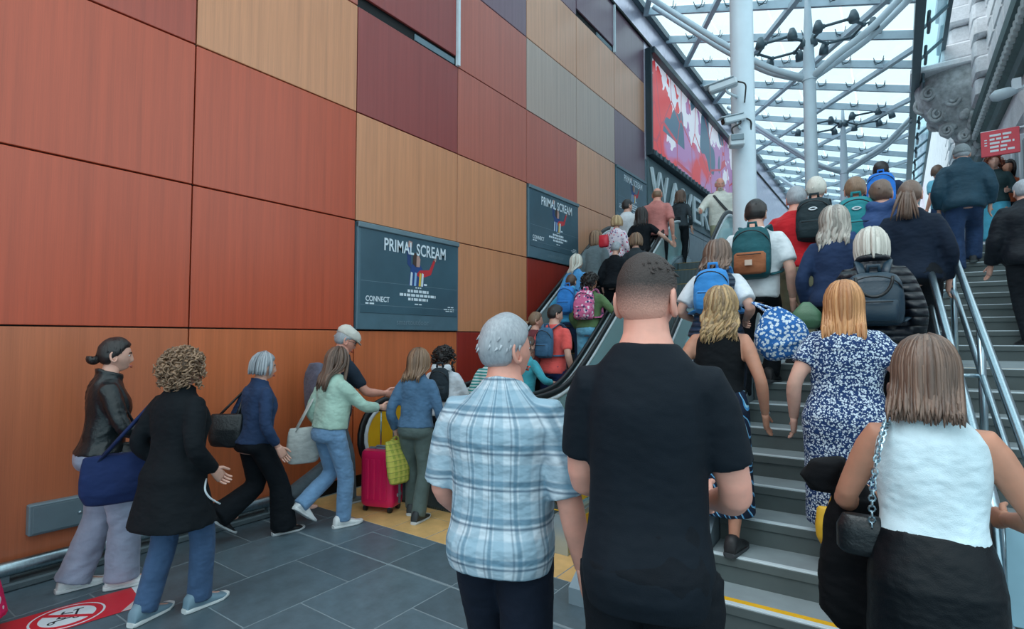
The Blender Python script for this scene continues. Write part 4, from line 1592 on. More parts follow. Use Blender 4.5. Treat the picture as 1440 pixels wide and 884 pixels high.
def make_hair(style, col, seed, near, skin, L=.30, wave=.0, freq=2.5):
    rng = np.random.default_rng(seed)
    mb = MB()
    nl = {2: 300, 1: 150, 0: 60}[near]
    mat = hair_mat(*col)
    if style == 'fade':
        hair_cap(mb, .004, (.066, .012, -.07), 4.6, .002, seed)
        for i in range(260):
            phi, th = rng.uniform(-PI, PI), R(rng.uniform(2, 56))
            p = V(.084 * math.sin(th) * math.sin(phi), .106 * math.sin(th) * math.cos(phi), .130 * math.cos(th))
            dn = unit(V(.6 + rng.normal() * .4, -.3 + rng.normal() * .5, -.35)) * .024
            mb.tube([p * .96, p * .995 + dn * .4, p * .975 + dn], [.006, .005, .001], 4, tone=.5)
        return mb, fade_mat(skin, col[0])
    if style == 'short':
        hair_cap(mb, .014, (.060, .005, -.066), 1.4, .005, seed)
        for i in range(70 if near else 26):
            phi, th = rng.uniform(-PI, PI), R(rng.uniform(8, 88))
            p = V(.085 * math.sin(th) * math.sin(phi), .108 * math.sin(th) * math.cos(phi), .130 * math.cos(th))
            if hair_mask(p[None], (.064, .012, -.06))[0] < .8:
                continue
            dn = V(p[0] * .3, -.5 * abs(p[1]) - .02, -.05 + rng.normal() * .02)
            dn = unit(dn) * .03
            mb.tube([p * .97, p * .985 + dn * .4, p * .955 + dn], [.008, .006, .001], 4, tone=rng.uniform(.22, .78))
    elif style == 'bald':
        hair_cap(mb, .008, (.062, .005, -.066), 1, .003, seed, bald=True)
    elif style in ('long', 'pony', 'bun'):
        hair_cap(mb, .013, (.058, -.01, -.075), 1.25, .004, seed)
        if style == 'long':
            for i in range(nl):
                s = 1 if i % 2 else -1
                phi = s * (R(62) + (PI - R(62)) * rng.uniform(0, 1) ** .8)
                l = (L - .04) * rng.uniform(.8, 1.08)
                P = lock_path(phi, l, rng.uniform(.75, 1.25) if abs(phi) > 1.9 else rng.uniform(.95, 1.2), rng.uniform(.015, .045), wave * rng.uniform(.6, 1.4), freq * rng.uniform(.8, 1.2), rng.uniform(0, 6.28) if wave > .012 else 0, rng, 14 if (near or wave) else 10, lift=rng.uniform(.008, .022))
                r = rng.uniform(.010, .017) * (1.35, .95, .62)[near]
                rad = [r * q for q in np.interp(np.linspace(0, 1, len(P)), [0, .15, .5, .85, 1], [.5, .9, 1.0, .75, .12])]
                mb.tube(P, rad, 6 if near else 5, flat=(1.25, .62), up=(0, -1, .2), tone=rng.uniform(.22, .78))
        else:
            for i in range(nl // 2):
                phi = rng.uniform(-PI, PI)
                P = [V(.088 * math.sin(th) * math.sin(phi), .108 * math.sin(th) * math.cos(phi), .129 * math.cos(th)) for th in np.linspace(R(25), R(80), 5)]
                P.append(V(0, -.115, -.02))
                if hair_mask(np.array(P[-2])[None], (.06, -.005, -.07))[0] < .3:
                    continue
                mb.tube(P, [.006, .009, .009, .008, .007, .006], 5, flat=(1.2, .6), tone=rng.uniform(.22, .78))
            if style == 'bun':
                for i in range(26):
                    q = rng.normal(size=3)
                    ax = unit(q)
                    b_ = unit(np.cross(ax, (0, 0, 1)))
                    c_ = np.cross(ax, b_)
                    P = [V(0, -.125, -.03) + .033 * (b_ * math.cos(a) + c_ * math.sin(a)) for a in np.linspace(0, 3.6, 7)]
                    mb.tube(P, .011, 5, tone=rng.uniform(.22, .78))
            else:
                for i in range(nl // 3):
                    o = rng.normal(size=2) * .012
                    w_ = rng.uniform(.5, 1.5)
                    P = [V(o[0], -.115 + o[1], -.01)] + [V(o[0] * (1 + 1.6 * s) + wave * math.sin(s * 8 + w_), -.135 - .03 * math.sin(s * 3) + o[1], -.02 - L * s) for s in (.15, .35, .55, .8, 1)]
                    mb.tube(P, [.010, .014, .014, .012, .009, .002], 5, tone=rng.uniform(.22, .78))
    elif style == 'bob':
        hair_cap(mb, .016, (.058, -.015, -.078), 1.25, .003, seed)
        for i in range(nl):
            s = 1 if i % 2 else -1
            phi = s * rng.uniform(R(58), PI)
            P = lock_path(phi, L * rng.uniform(.9, 1.05), rng.uniform(.92, 1.05), .0, wave, freq, rng.uniform(0, 6), rng, 10, lift=rng.uniform(.012, .024), drape=L > .17)
            r = rng.uniform(.011, .017) * (1.2, .9, .65)[near]
            rad = [r * q for q in np.interp(np.linspace(0, 1, len(P)), [0, .15, .6, 1], [.5, .9, 1.0, .35])]
            mb.tube(P, rad, 6 if near else 5, flat=(1.25, .6), up=(0, -1, .2), tone=rng.uniform(.22, .78))
    elif style == 'curly':
        hair_cap(mb, .024, (.058, -.03, -.085), 1.1, .01, seed)
        for i in range(420 if near else 130):
            phi = rng.uniform(-PI, PI)
            th = math.acos(rng.uniform(-.72, 1))
            if abs(phi) < R(48) and th > R(62):
                continue
            k = 1 + .22 * max(0, -math.cos(th))
            p = V(.128 * k * math.sin(th) * math.sin(phi), .138 * math.sin(th) * math.cos(phi) - .018, (.146 if th < 1.57 else .136) * math.cos(th) - .008 - .03 * max(0, -math.cos(th)))
            n_ = unit(p)
            t1 = unit(np.cross(n_, (0, 0, 1)) + 1e-3)
            t2 = np.cross(n_, t1)
            rr = rng.uniform(.010, .019)
            ll = rng.uniform(.03, .07)
            p0 = rng.uniform(0, 6.28)
            ax_ = unit(V(0, 0, -1) + rng.normal(size=3) * .7)
            u1 = unit(np.cross(ax_, n_) + 1e-4)
            u2 = np.cross(ax_, u1)
            P = [p - n_ * .006 + u1 * rr * math.cos(a + p0) + u2 * rr * math.sin(a + p0) + ax_ * ll * (a / 9 - .3) for a in np.linspace(0, 9, 10)]
            mb.tube(P, [.0075, .008, .0075, .007, .007, .0065, .006, .005, .004, .002], 4, tone=rng.uniform(.22, .78))
    return mb, mat


def hand(mb, wrist, d, thumb, size, curl, sgn, mi=0):
    """palm and five fingers; d = direction of the fingers, thumb = side the thumb is on"""
    d = unit(d)
    th = unit(thumb - d * np.dot(thumb, d))
    nrm = np.cross(d, th) * sgn                   # palm side
    L = size
    pr = []
    for s, w, t in ((-.10, .155, .13), (.06, .18, .12), (.25, .22, .115), (.45, .235, .105), (.53, .21, .085)):
        pr.append(ering(wrist + d * L * s, w * L, t * L, 12, 2.6, th, nrm))
    mb.rings(pr, True, mi)
    for i, (o, ln, r) in enumerate(((.165, .40, .048), (.055, .45, .050), (-.06, .42, .048), (-.165, .33, .042))):
        p = wrist + d * L * .47 + th * L * o
        pts, rad = [p - d * L * .06], [r * L]
        a = curl * (.45 + .06 * i)
        for seg, q in ((.48, 1.0), (.30, .95), (.22, .80)):
            dd = d * math.cos(a) + nrm * math.sin(a) + th * o * .15
            p = p + unit(dd) * L * ln * seg
            pts.append(p.copy())
            rad.append(r * L * q)
            a += curl * .75
        pts.append(p + unit(dd) * L * .025)
        rad.append(r * L * .35)
        mb.tube(pts, rad, 7, mi=mi)
    b = wrist + d * L * .10 + th * L * .14
    t1 = unit(d * .72 + th * .62 + nrm * .25)
    t2 = unit(d * .92 + th * .18 + nrm * (.25 + .4 * curl))
    p1 = b + t1 * L * .22
    p2 = p1 + t2 * L * .18
    p3 = p2 + t2 * L * .10
    mb.tube([b - t1 * L * .06, b + t1 * L * .1, p1, p2, p3, p3 + t2 * L * .02], [.075 * L, .072 * L, .060 * L, .052 * L, .042 * L, .016 * L], 7, mi=mi)


def shoe_meshes(p, yaw, pitch, Lf, kind):
    """upper and sole of one shoe; p = ankle ground point (heel-side), local coordinates of the person"""
    M = Matrix.Translation(Vector(p)) @ Matrix.Rotation(yaw, 4, 'Z') @ Matrix.Rotation(pitch, 4, 'X')
    up, so = MB(), MB()
    h = 1.0 if kind != 'flat' else .8
    prof = [(-.30, .10, .030, .075), (-.27, .128, .025, .33), (-.16, .145, .025, .44 * h), (-.02, .145, .025, .42 * h), (.12, .155, .025, .31 * h), (.30, .174, .025, .215), (.46, .178, .025, .15), (.60, .150, .028, .115), (.675, .09, .035, .07)]
    rings = []
    for (y, w, zb, zt) in prof:
        zz = (zb + zt) / 2 * Lf
        rings.append(ering((0, y * Lf, zz), w * Lf, (zt - zb) / 2 * Lf, 16, 2.5, (1, 0, 0), (0, 0, 1)))
    up.rings([xf(M, r) for r in rings])
    sr = []
    for (y, w) in ((-.325, .09), (-.28, .135), (-.15, .150), (0, .150), (.15, .165), (.32, .187), (.48, .190), (.62, .155), (.70, .085)):
        zt = .065 + (.03 if y < -.1 else 0) + (.02 if y > .6 else 0)
        sr.append(ering((0, y * Lf, zt * Lf / 2 + (.02 * Lf if y > .6 else 0)), w * Lf, zt * Lf / 2, 16, 5, (1, 0, 0), (0, 0, 1)))
    so.rings([xf(M, r) for r in sr])
    return up, so


SKIN = {'fair': (214, 168, 150), 'pink': (220, 160, 142), 'tan': (186, 134, 110), 'dark': (92, 62, 50), 'olive': (196, 150, 126)}
HAIRS = {'brown': ((46, 34, 30), (110, 82, 66)), 'clip': ((62, 54, 52), (96, 84, 78)), 'dark': ((16, 15, 17), (52, 46, 46)), 'blonde': ((142, 108, 74), (226, 198, 154)), 'grey': ((108, 114, 122), (192, 198, 204)),
         'white': ((178, 174, 164), (236, 232, 222)), 'ginger': ((150, 92, 56), (224, 166, 112)), 'ombre': ((70, 54, 46), (214, 176, 124)), 'lbrown': ((82, 62, 50), (168, 134, 106)),
         'greyb': ((112, 104, 98), (206, 200, 190)), 'mbrown': ((70, 56, 50), (136, 108, 92)), 'red': ((96, 44, 30), (160, 84, 56))}
PEOPLE = []


def person(label, pos, H, face, sex='f', girth=1.0, lean=4, head=(0, 0), skin='fair', hair=('long', 'brown', {}), top=None, bottom=None, shoes=('shoe_black', (22, 24, 28), (200, 205, 208)),
           arms=(None, None), curl=(.35, .35), feet=None, ground=None, seed=0, dist=None, hat=None, specs=False, shoe_kind='low', faceparts=False, shoulders=1.0):
    """one figure: continuous body, hair, garments and shoes parented to an Empty at its feet.
    pos = world ground point, face = heading in degrees from +Y (counter-clockwise); arms = wrist targets in units of H"""
    seed = seed or len(PEOPLE) + 1
    d = dist if dist is not None else math.hypot(pos[0], pos[1])
    near = 2 if d < 2.7 else (1 if d < 4.4 else 0)
    vox = .0085 if d < 2.6 else (.0125 if d < 5.2 else .018)
    fr = R(face)
    M = Matrix.Translation(Vector(pos)) @ Matrix.Rotation(fr, 4, 'Z')
    MI = M.inverted()
    root = empty('person', M)
    tag(root, label, 'person')
    PEOPLE.append(root)
    sk = skin_mat(SKIN[skin])
    L1, L2, ank = .238 * H, .232 * H, .048 * H
    # feet on the ground
    if feet is None:
        feet = ((-.055, -.02, 0), (.055, .03, 0))
    F = []
    for (fx, fy, lift) in feet:
        q = V(fx * H, fy * H, 0)
        if ground:
            w = M @ Vector((q[0], q[1] + .05, 0))
            gz = ground(w)
            q[2] = gz - pos[2]
        q[2] += 0.0
        F.append((q, lift))
    hipw = .050 * H * (1.0 if sex == 'm' else 1.06)
    hz = .508 * H
    for (q, lift), s in zip(F, (-1, 1)):
        az = q[2] + ank + lift * .16
        dx, dy = q[0] - s * hipw, q[1]
        reach = math.sqrt(max(((L1 + L2) * .985) ** 2 - dx * dx - dy * dy, .01))
        hz = min(hz, az + reach)
    drop = hz - .508 * H
    T = Matrix.Translation((0, 0, hz)) @ Matrix.Rotation(R(-lean), 4, 'X') @ Matrix.Translation((0, 0, -.508 * H))
    TA = np.array(T)

    def tp(p):
        return TA[:3, :3] @ np.asarray(p, float) + TA[:3, 3]
    tab = TORSO[sex]
    legs = []
    for (q, lift), s in zip(F, (-1, 1)):
        hip = V(s * hipw, 0, hz)
        a = V(q[0], q[1] - (.03 * H if lift else 0), q[2] + ank + lift * .16)
        k, a = ik(hip, a, L1, L2, V(s * .10, 1, 0))
        legs.append((hip, k, a, lift))
    sh = (.104 if sex == 'm' else .090) * shoulders
    U, Fo = .172 * H, .150 * H
    armj = []
    for i, s in enumerate((-1, 1)):
        S0 = tp(V(s * sh * H, -.008 * H, .782 * H))
        tg = arms[i]
        if tg is None:
            tg = (s * (sh + .045), .03, .50)
        w = V(tg[0] * H, tg[1] * H, tg[2] * H + drop)
        el, wr_ = ik(S0, w, U, Fo, V(s * .5, -1, -.25))
        armj.append((S0, el, wr_))

    def arm_path(i, frac, extra, radii, start=.0):
        S0, el, wr_ = armj[i]
        s = (-1, 1)[i]
        inner = tp(V(s * sh * H * .5, -.008 * H, .785 * H))
        tot = U + Fo
        stops = np.linspace(0, frac * tot, max(6, int(12 * frac)))
        pts, rad = [inner], [radii(0) * .9 + extra]
        for q in stops:
            if q <= U:
                p = S0 + (el - S0) * q / U
            else:
                p = el + (wr_ - el) * (q - U) / Fo
            pts.append(p)
            rad.append(radii(q / tot) + extra)
        P = np.array(pts)
        for _ in range(1):
            P[2:-1] = .25 * P[1:-2] + .5 * P[2:-1] + .25 * P[3:]
        return P, rad
    ga = .5 + .5 * girth
    am = 1.0 if sex == 'm' else .88
    arad = lambda u: np.interp(u, [0, .12, .3, .5, .58, .7, 1], [.031, .0325, .029, .024, .0258, .0245, .0162]) * H * ga * am
    lrad = lambda u: np.interp(u, [0, .12, .3, .5, .58, .72, 1], [.054, .053, .046, .034, .0345, .034, .0215]) * H * ga

    def leg_path(i, frac=1.0):
        hip, k, a, _ = legs[i]
        pts = []
        us = np.linspace(0, frac, max(6, int(14 * frac)))
        for u in us:
            q = u * (L1 + L2)
            pts.append(hip + (k - hip) * q / L1 if q <= L1 else k + (a - k) * (q - L1) / L2)
        P = np.array(pts)
        P[1:-1] = .25 * P[:-2] + .5 * P[1:-1] + .25 * P[2:]
        return P, us

    def torso_rings(z0, z1, off, n=12, loose=0.0, sc=1.0, neck=0.0):
        out = []
        for z in np.linspace(z0, z1, n):
            hw, hd, yo = interp(tab, z)
            wf = girth if z < .79 else 1 + (girth - 1) * .4
            hw, hd = hw * H * wf, hd * H * (girth if z < .79 else wf)
            if loose and z < .75:
                hw, hd = max(hw, loose * .092 * H * (.6 + .4 * girth)), max(hd, loose * .068 * H * (.6 + .4 * girth))
            o = off if z < .815 else off * .6 + neck
            if z < .80 and shoulders != 1.0:
                hw *= 1 + (shoulders - 1) * np.clip((z - .62) / .14, 0, 1)
            out.append(xf(T, ering((0, yo * H, z * H), hw + o, hd + o, 28, 2.4)))
        return out
    # ---- body
    mb = MB()
    mb.rings(torso_rings(.467, .862, 0, 18))
    for i in (0, 1):
        P, rad = arm_path(i, 1.0, 0, arad)
        mb.tube(P, rad, 14)
        P, us = leg_path(i)
        mb.tube(P, [lrad(u) * (.85 if (bottom and bottom['kind'] == 'skirt') else 1) for u in us], 14)
        hip, k, a, lift = legs[i]
        mb.tube([a + V(0, -.012 * H, 0), a + V(0, .02 * H, -.018 * H), a + V(0, .07 * H, -.032 * H), a + V(0, .095 * H, -.034 * H)], [.021 * H, .019 * H, .014 * H, .008 * H], 10)
    hs = (.5 + .5 * H / 1.72) * (1.02 if sex == 'm' else .97)
    hc = tp(V(0, .012 * H, .870 * H + .076 * hs + .008))
    hc = hc + V(0, .0, H * .9975 + drop - (hc[2] + .117 * hs)) * .0
    HM = Matrix.Translation(Vector(hc)) @ Matrix.Rotation(R(head[0]), 4, 'Z') @ Matrix.Rotation(R(-head[1]), 4, 'X') @ Matrix.Scale(hs, 4)
    nr = (.036 if sex == 'm' else .029) * H * (.7 + .3 * girth)
    mb.tube([tp(V(0, -.008 * H, .825 * H)), tp(V(0, -.002 * H, .855 * H)), np.array(HM @ Vector((0, -.012, -.06)))[:3], np.array(HM @ Vector((0, -.005, 0)))[:3]], [nr * 1.25, nr * 1.02, nr * .98, nr * .9], 16)
    me = remesh(mb, vox, 3)
    x = MB()
    hi = 1 if d < 6 else 0
    P, TH, PH = head_grid(*((44, 30) if hi else (26, 18)))
    x.add(xf(HM, P.reshape(-1, 3)), grid_faces(P.shape[0], P.shape[1]))
    for s in (-1, 1):        # ears
        ring = [HM @ Vector((s * (.073 + .010 * math.sin(a * .5)), -.012 + .018 * math.cos(a) - .006 * math.sin(a), -.010 + .033 * math.sin(a))) for a in np.linspace(0, 2 * PI, 12, endpoint=False)]
        x.tube([tuple(q) for q in ring], .0075 * hs, 6, closed=True)
        x.sphere((s * .073, -.010, -.010), (.006, .017, .030), 8, 6, HM)
    for i in (0, 1):
        S0, el, wr_ = armj[i]
        fd = unit(wr_ - el)
        hint = V(0, 1, 0) if abs(fd[2]) > .7 else V(0, 0, 1)
        if abs(fd[2]) <= .7:
            hint = V(0, .2, 1)
        hand(x, wr_, fd, hint, .108 * H * (1 if sex == 'm' else .93), curl[i], -1 if i == 0 else 1)
    if faceparts or hi:
        for s in (-1, 1):
            x.sphere((s * .030, .0745, .004), (.0115, .0092, .0062), 10, 7, HM, 2)
            x.sphere((s * .030, .0812, .004), (.0054, .0040, .0054), 8, 6, HM, 4)
            x.tube([HM @ Vector((s * .017, .0775, .0075)), HM @ Vector((s * .030, .0840, .0115)), HM @ Vector((s * .043, .0735, .0075))], [.0022, .0034, .002], 5, mi=0)
            x.tube([HM @ Vector((s * .014, .090, .019)), HM @ Vector((s * .030, .088, .025)), HM @ Vector((s * .048, .074, .020))], [.003, .0045, .002], 5, mi=3)
        x.tube([HM @ Vector((-.021, .082, -.072)), HM @ Vector((-.009, .0985, -.068)), HM @ Vector((0, .1005, -.070)), HM @ Vector((.009, .0985, -.068)), HM @ Vector((.021, .082, -.072))], [.002, .0042, .004, .0042, .002], 6, mi=1)
        x.tube([HM @ Vector((-.018, .083, -.075)), HM @ Vector((0, .0985, -.080)), HM @ Vector((.018, .083, -.075))], [.002, .0052, .002], 6, mi=1)
    xm = x.mesh('x')
    import bmesh
    bm = bmesh.new()
    bm.from_mesh(me)
    bm.from_mesh(xm)
    bm.to_mesh(me)
    bm.free()
    bpy.data.meshes.remove(xm)
    hc_ = HAIRS[hair[1]] if hair else HAIRS['grey']
    link('body', me, [sk, plain('lips_' + skin, tuple(int(v * k) for v, k in zip(SKIN[skin], (.9, .62, .62))), .4), plain('eye_white', (226, 228, 228), .2), plain('brow_' + hair[1], hc_[0], .6), plain('iris', (38, 34, 34), .15)], root, 'all')
    # ---- hair
    if hair:
        hm_, mt = make_hair(hair[0], HAIRS[hair[1]], seed, near, SKIN[skin], **hair[2])
        hm_.build('hair', mt, root, 'all', M=HM, tone=True)
    # ---- lower garment
    if bottom:
        kind = bottom['kind']
        b = MB()
        wz = bottom.get('waist', .60)
        if kind in ('trousers', 'shorts'):
            off = bottom.get('off', .009)
            b.rings(torso_rings(.468, wz, off, 8))
            fr_ = 1.03 if kind == 'trousers' else bottom.get('len', .5)
            kn, hem = bottom.get('knee', .040), bottom.get('hem', .036)
            for i in (0, 1):
                P, us = leg_path(i, min(fr_, 1.0))
                rad = [max(lrad(u) + off * .8, np.interp(u, [0, .12, .5, 1], [.056, .056, kn, hem]) * H * ga) for u in us]
                if kind == 'trousers':
                    dd = unit(P[-1] - P[-2])
                    P = np.vstack([P, P[-1] + dd * .018 * H])
                    rad.append(rad[-1] * 1.03)
                b.tube(P, rad, 18)
            nm = bottom.get('name', kind)
        else:
            # skirt: rings from waist to hem around both legs
            hemz = bottom.get('hem', .25)
            wid = bottom.get('w', 1.0)
            cy = (F[0][0][1] + F[1][0][1]) / 2
            rings = []
            sprd = max(abs(F[0][0][1] - cy), 0)
            for z in np.linspace(hemz, wz, 12):
                if z > .50:
                    hw, hd, yo = interp(tab, z)
                    rings.append(xf(T, ering((0, yo * H, z * H), hw * H * girth + .012, hd * H * girth + .012, 30, 2.3)))
                else:
                    s = (.50 - z) / (.50 - min(hemz, .49))
                    hw, hd, yo = interp(tab, .5)
                    k = 1 + (wid - 1) * s
                    zz = (z * H) + drop * (1 - s)
                    rings.append(ering((0, yo * H * (1 - s) + cy * s * .8, zz), hw * H * girth * k + .012, max(hd * H * girth * k, (.5 * sprd + .05) * s) + .012, 30, 2.2))
            b.rings(rings)
            nm = bottom.get('name', 'skirt')
        me = remesh(b, vox * 1.15, 3, bottom.get('wr', (.004, 22)), seed + 11)
        link(nm, me, bottom['mat'], root, 'all')
    # ---- upper garment
    if top:
        tops = top if isinstance(top, list) else [top]
        for ti, tdef in enumerate(tops):
            off = tdef.get('off', .010)
            b = MB()
            hem = tdef.get('hem', .53)
            sl = tdef.get('sleeve', .40)
            topz = tdef.get('top', .848)
            skirtz = tdef.get('skirt')
            r_ = torso_rings(hem if not skirtz else .49, topz, off, 14, tdef.get('loose', .9), neck=tdef.get('neck', .003))
            if skirtz:
                w2 = tdef.get('w', 1.15)
                ext = []
                for z in np.linspace(skirtz, .47, 9):
                    s = (.49 - z) / (.49 - skirtz)
                    hw, hd, yo = interp(tab, .51)
                    k = 1 + (w2 - 1) * s
                    ext.append(ering((0, yo * H + .0 * s, z * H + drop * (1 - s)), hw * H * girth * k + off, hd * H * girth * (1 + (w2 - 1) * 1.3 * s) + off, 28, 2.3))
                r_ = ext + r_
            b.rings(r_)
            if sl > 0:
                slo = tdef.get('soff', off * .8)
                fl = tdef.get('flare', .0)
                for i in (0, 1):
                    P, rad = arm_path(i, sl, slo, lambda u: arad(u) + fl * H * max(0, u - .1))
                    b.tube(P, rad, 18)
            if tdef.get('collar'):
                cr = tdef['collar']
                P = [tp(V(math.cos(a) * (.040 * H + cr * .5), math.sin(a) * (.036 * H + cr * .5) - .004 * H, (.848 - .012 * math.sin(a)) * H)) for a in np.linspace(0, 2 * PI, 16, endpoint=False)]
                b.tube(P, cr, 8, closed=True)
            if tdef.get('hood'):
                for k_ in range(5):
                    a = -PI / 2 + (k_ - 2) * .42
                    b.sphere(tuple(tp(V(math.cos(a) * .062 * H, -.045 * H + math.sin(a) * .02 * H, (.822 + .01 * abs(k_ - 2)) * H))), (.05, .045, .055), 10, 8)
            me = remesh(b, vox * 1.1, 3, tdef.get('wr', (.005, 20)), seed + 21 + ti)
            link(tdef.get('name', 'shirt'), me, tdef['mat'], root, 'all')
    # ---- shoes
    if shoes:
        Lf = .152 * H
        for i, s in enumerate((-1, 1)):
            hip, k, a, lift = legs[i]
            q = F[i][0]
            base = V(a[0], a[1] - .005 * H, a[2] - ank)
            up, so = shoe_meshes(base if not lift else base + V(0, -.01 * H, .0), R(-s * 7), R(-38) if lift else 0.0, Lf * 1.12, shoe_kind)
            um = up.build('shoe', plain(shoes[0], shoes[1], .55, bump=.15), root, 'all')
            so.build('sole', plain(shoes[0] + '_sole', shoes[2], .6), um, True)
    # ---- headwear, glasses
    if hat == 'flat_cap':
        b = MB()
        Pg, _, _ = head_grid()
        rings = []
        for (z, k) in ((.035, 1.10), (.05, 1.16), (.075, 1.18), (.105, 1.0), (.128, .72), (.138, .3)):
            a = np.linspace(0, 2 * PI, 24, endpoint=False)
            rings.append(np.stack([.080 * k * np.sin(a), .103 * k * np.cos(a) + .004, z + .012 * np.cos(a + PI) * 1.0 + 0 * a], 1))
        b.rings([xf(HM, r) for r in rings])
        b.rings([xf(HM, ering((0, y, z), w, .006, 12, 2, (1, 0, 0), (0, 0, 1))) for (y, z, w) in ((.075, .036, .072), (.115, .026, .062), (.142, .016, .035))])
        b.build('flat_cap', fabric('cap_cloth', (206, 204, 196)), root, 'all')
    if hat == 'beanie':
        b = MB()
        hair_cap(b, .022, (.055, .0, -.03), 1.2, .003, seed)
        b.build('cap', fabric('knit_cap_%d' % seed, (120, 128, 132)), root, 'all', M=HM)
    if hat == 'band':
        MB().tube([HM @ Vector((.095 * math.cos(a), .012 + .0 * a, .135 * math.sin(a))) for a in np.linspace(.1, PI - .1, 14)], .008, 6, flat=(1.6, .6)).build('hair_band', M_rubber, root, 'all')
    if specs:
        g = MB()
        for s in (-1, 1):
            g.tube([HM @ Vector((s * .031 + .022 * math.cos(a), .100 - .012 * abs(math.cos(a)), .002 + .018 * math.sin(a))) for a in np.linspace(0, 2 * PI, 14, endpoint=False)], .0022, 5, closed=True)
            g.tube([HM @ Vector((s * .053, .09, .004)), HM @ Vector((s * .078, .05, .006)), HM @ Vector((s * .080, -.02, .002))], .0022, 5)
        g.tube([HM @ Vector((-.01, .104, .004)), HM @ Vector((.01, .104, .004))], .0022, 5)
        g.build('glasses', M_rubber, root, 'all')
    return dict(root=root, M=M, T=M @ T, H=H, HM=M @ HM, arm=[[M @ Vector(j) for j in a] for a in armj], girth=girth, sex=sex, tab=tab)


# ------------------------------------------------------------------ bags
def backpack(P, label, rgb, name, w=.30, h=.42, dp=.15, z=.60, front=None, strap=None, mat=None, gap=.012, dz=0.0, mark=False):
    H = P['H']
    o = empty('backpack', P['T'])
    tag(o, label, 'backpack')
    mt = mat or fabric(name, rgb, .7)
    hw, hd, yo = interp(P['tab'], .74)
    yb = (yo - hd * P['girth']) * H - gap
    zc = z * H + dz
    rings = []
    for (t, kw, kd) in ((0, .72, .55), (.05, .93, .85), (.25, 1.0, 1.0), (.55, 1.0, .98), (.80, .93, .80), (.93, .78, .62), (1.0, .45, .38)):
        rings.append(ering((0, yb - dp * kd / 2 - .004, zc + h * t), w / 2 * kw, dp / 2 * kd, 24, 3.2))
    b = MB().rings(rings)
    body = link('main_body', remesh(b, .011, 3, (.003, 24), int(zc * 1000)), mt, o, 'all')
    fm = front or mt
    fr = [ering((0, yb - dp - .004 + .012, zc + h * t), w * .40 * k, .030 * k2, 18, 3.4) for (t, k, k2) in ((.05, .7, .5), (.08, 1, .9), (.25, 1, 1.1), (.42, 1, .9), (.46, .85, .5))]
    pk = MB().rings(fr).build('front_pocket', fm, o, 'all')
    MB().tube([(x, yb - dp - .036, zc + h * .40) for x in (-w * .3, 0, w * .3)], .004, 6).build('zip', M_rubber, pk, 'all')
    MB().tube([(w * .46 * math.cos(a), yb - dp * .5 - .05 * math.sin(a) - .02, zc + h * (.62 + .26 * math.sin(a))) for a in np.linspace(0, PI, 14)], .005, 6).build('zip', M_rubber, o, 'all')
    MB().tube([(-.035, yb - .02, zc + h * .98), (-.03, yb - .03, zc + h + .045), (.03, yb - .03, zc + h + .045), (.035, yb - .02, zc + h * .98)], .009, 8, flat=(1.4, .6)).build('grab_handle', strap or mt, o, 'all')
    if mark:
        for s in (-1, 1):
            MB().tube([(.035 * math.sin(q), yb - dp * .92 - .006, zc + h * .70 + s * (.012 - .022 * (1 - abs(math.cos(q))))) for q in np.linspace(-1.3, 1.3, 9)], .006, 6).build('white_mark', M_white, o, 'all')
    sw = (.062 if P['sex'] == 'm' else .054) * H
    for s in (-1, 1):
        pts = [(s * .06, yb - .01, zc + h * .92), (s * sw * .9, -.065 * H, .825 * H), (s * sw, -.015 * H, .852 * H), (s * sw, .045 * H, .822 * H), (s * sw * 1.08, .083 * H * P['girth'], .75 * H),
               (s * sw * 1.35, .070 * H * P['girth'], .67 * H), (s * .118 * H * P['girth'], .0, .625 * H), (s * w * .45, yb - .02, zc + h * .08)]
        MB().tube(soften(pts, .08, 4), .028, 8, flat=(1.0, .30), up=(0, 0, 1)).build('strap', strap or mt, o, 'all')
    return o


def tote(label, name, M, w, h, dp, mat, strap_top, flat_open=True, cat='bag', strap_mat=None, sr=.008, slump=1.0, world=None, pouch=False):
    """soft bag hanging from two loops; M = world matrix with origin at the middle of the rim, strap_top = local point the straps reach"""
    o = empty(name, M)
    tag(o, label, cat)
    if world is not None:
        strap_top = M.inverted() @ world
    rings = []
    shp = ((-1.0, .45, .5), (-.95, .75, .9), (-.72, 1.05, 1.25), (-.42, .95, 1.1), (-.15, .55, .6), (0, .26, .35)) if pouch else ((-1.0, .62, .55), (-.96, .88, .9), (-.75, 1.02, 1.15), (-.45, 1.03, 1.1), (-.15, .98, .7), (0, .94, .45))
    for (t, kw, kd) in shp:
        rings.append(ering((0, 0, h * t), w / 2 * kw * slump, dp / 2 * kd, 22, 3.0))
    link('bag_body', remesh(MB().rings(rings), .011, 3, (.005, 22), int(w * 1000)), mat, o, 'all')
    for s in (-1, 1):
        a, b = Vector((-w * (.1 if pouch else .28), s * dp * .16, -.03)), Vector((w * (.1 if pouch else .28), s * dp * .16, -.03))
        t = Vector(strap_top) + Vector((0, s * .008, 0))
        MB().tube(soften([tuple(a), tuple(a.lerp(t, .6)), tuple(t), tuple(b.lerp(t, .6)), tuple(b)], .07, 4), sr, 6, flat=(1.5, .7)).build('strap', strap_mat or mat, o, 'all')
    return o

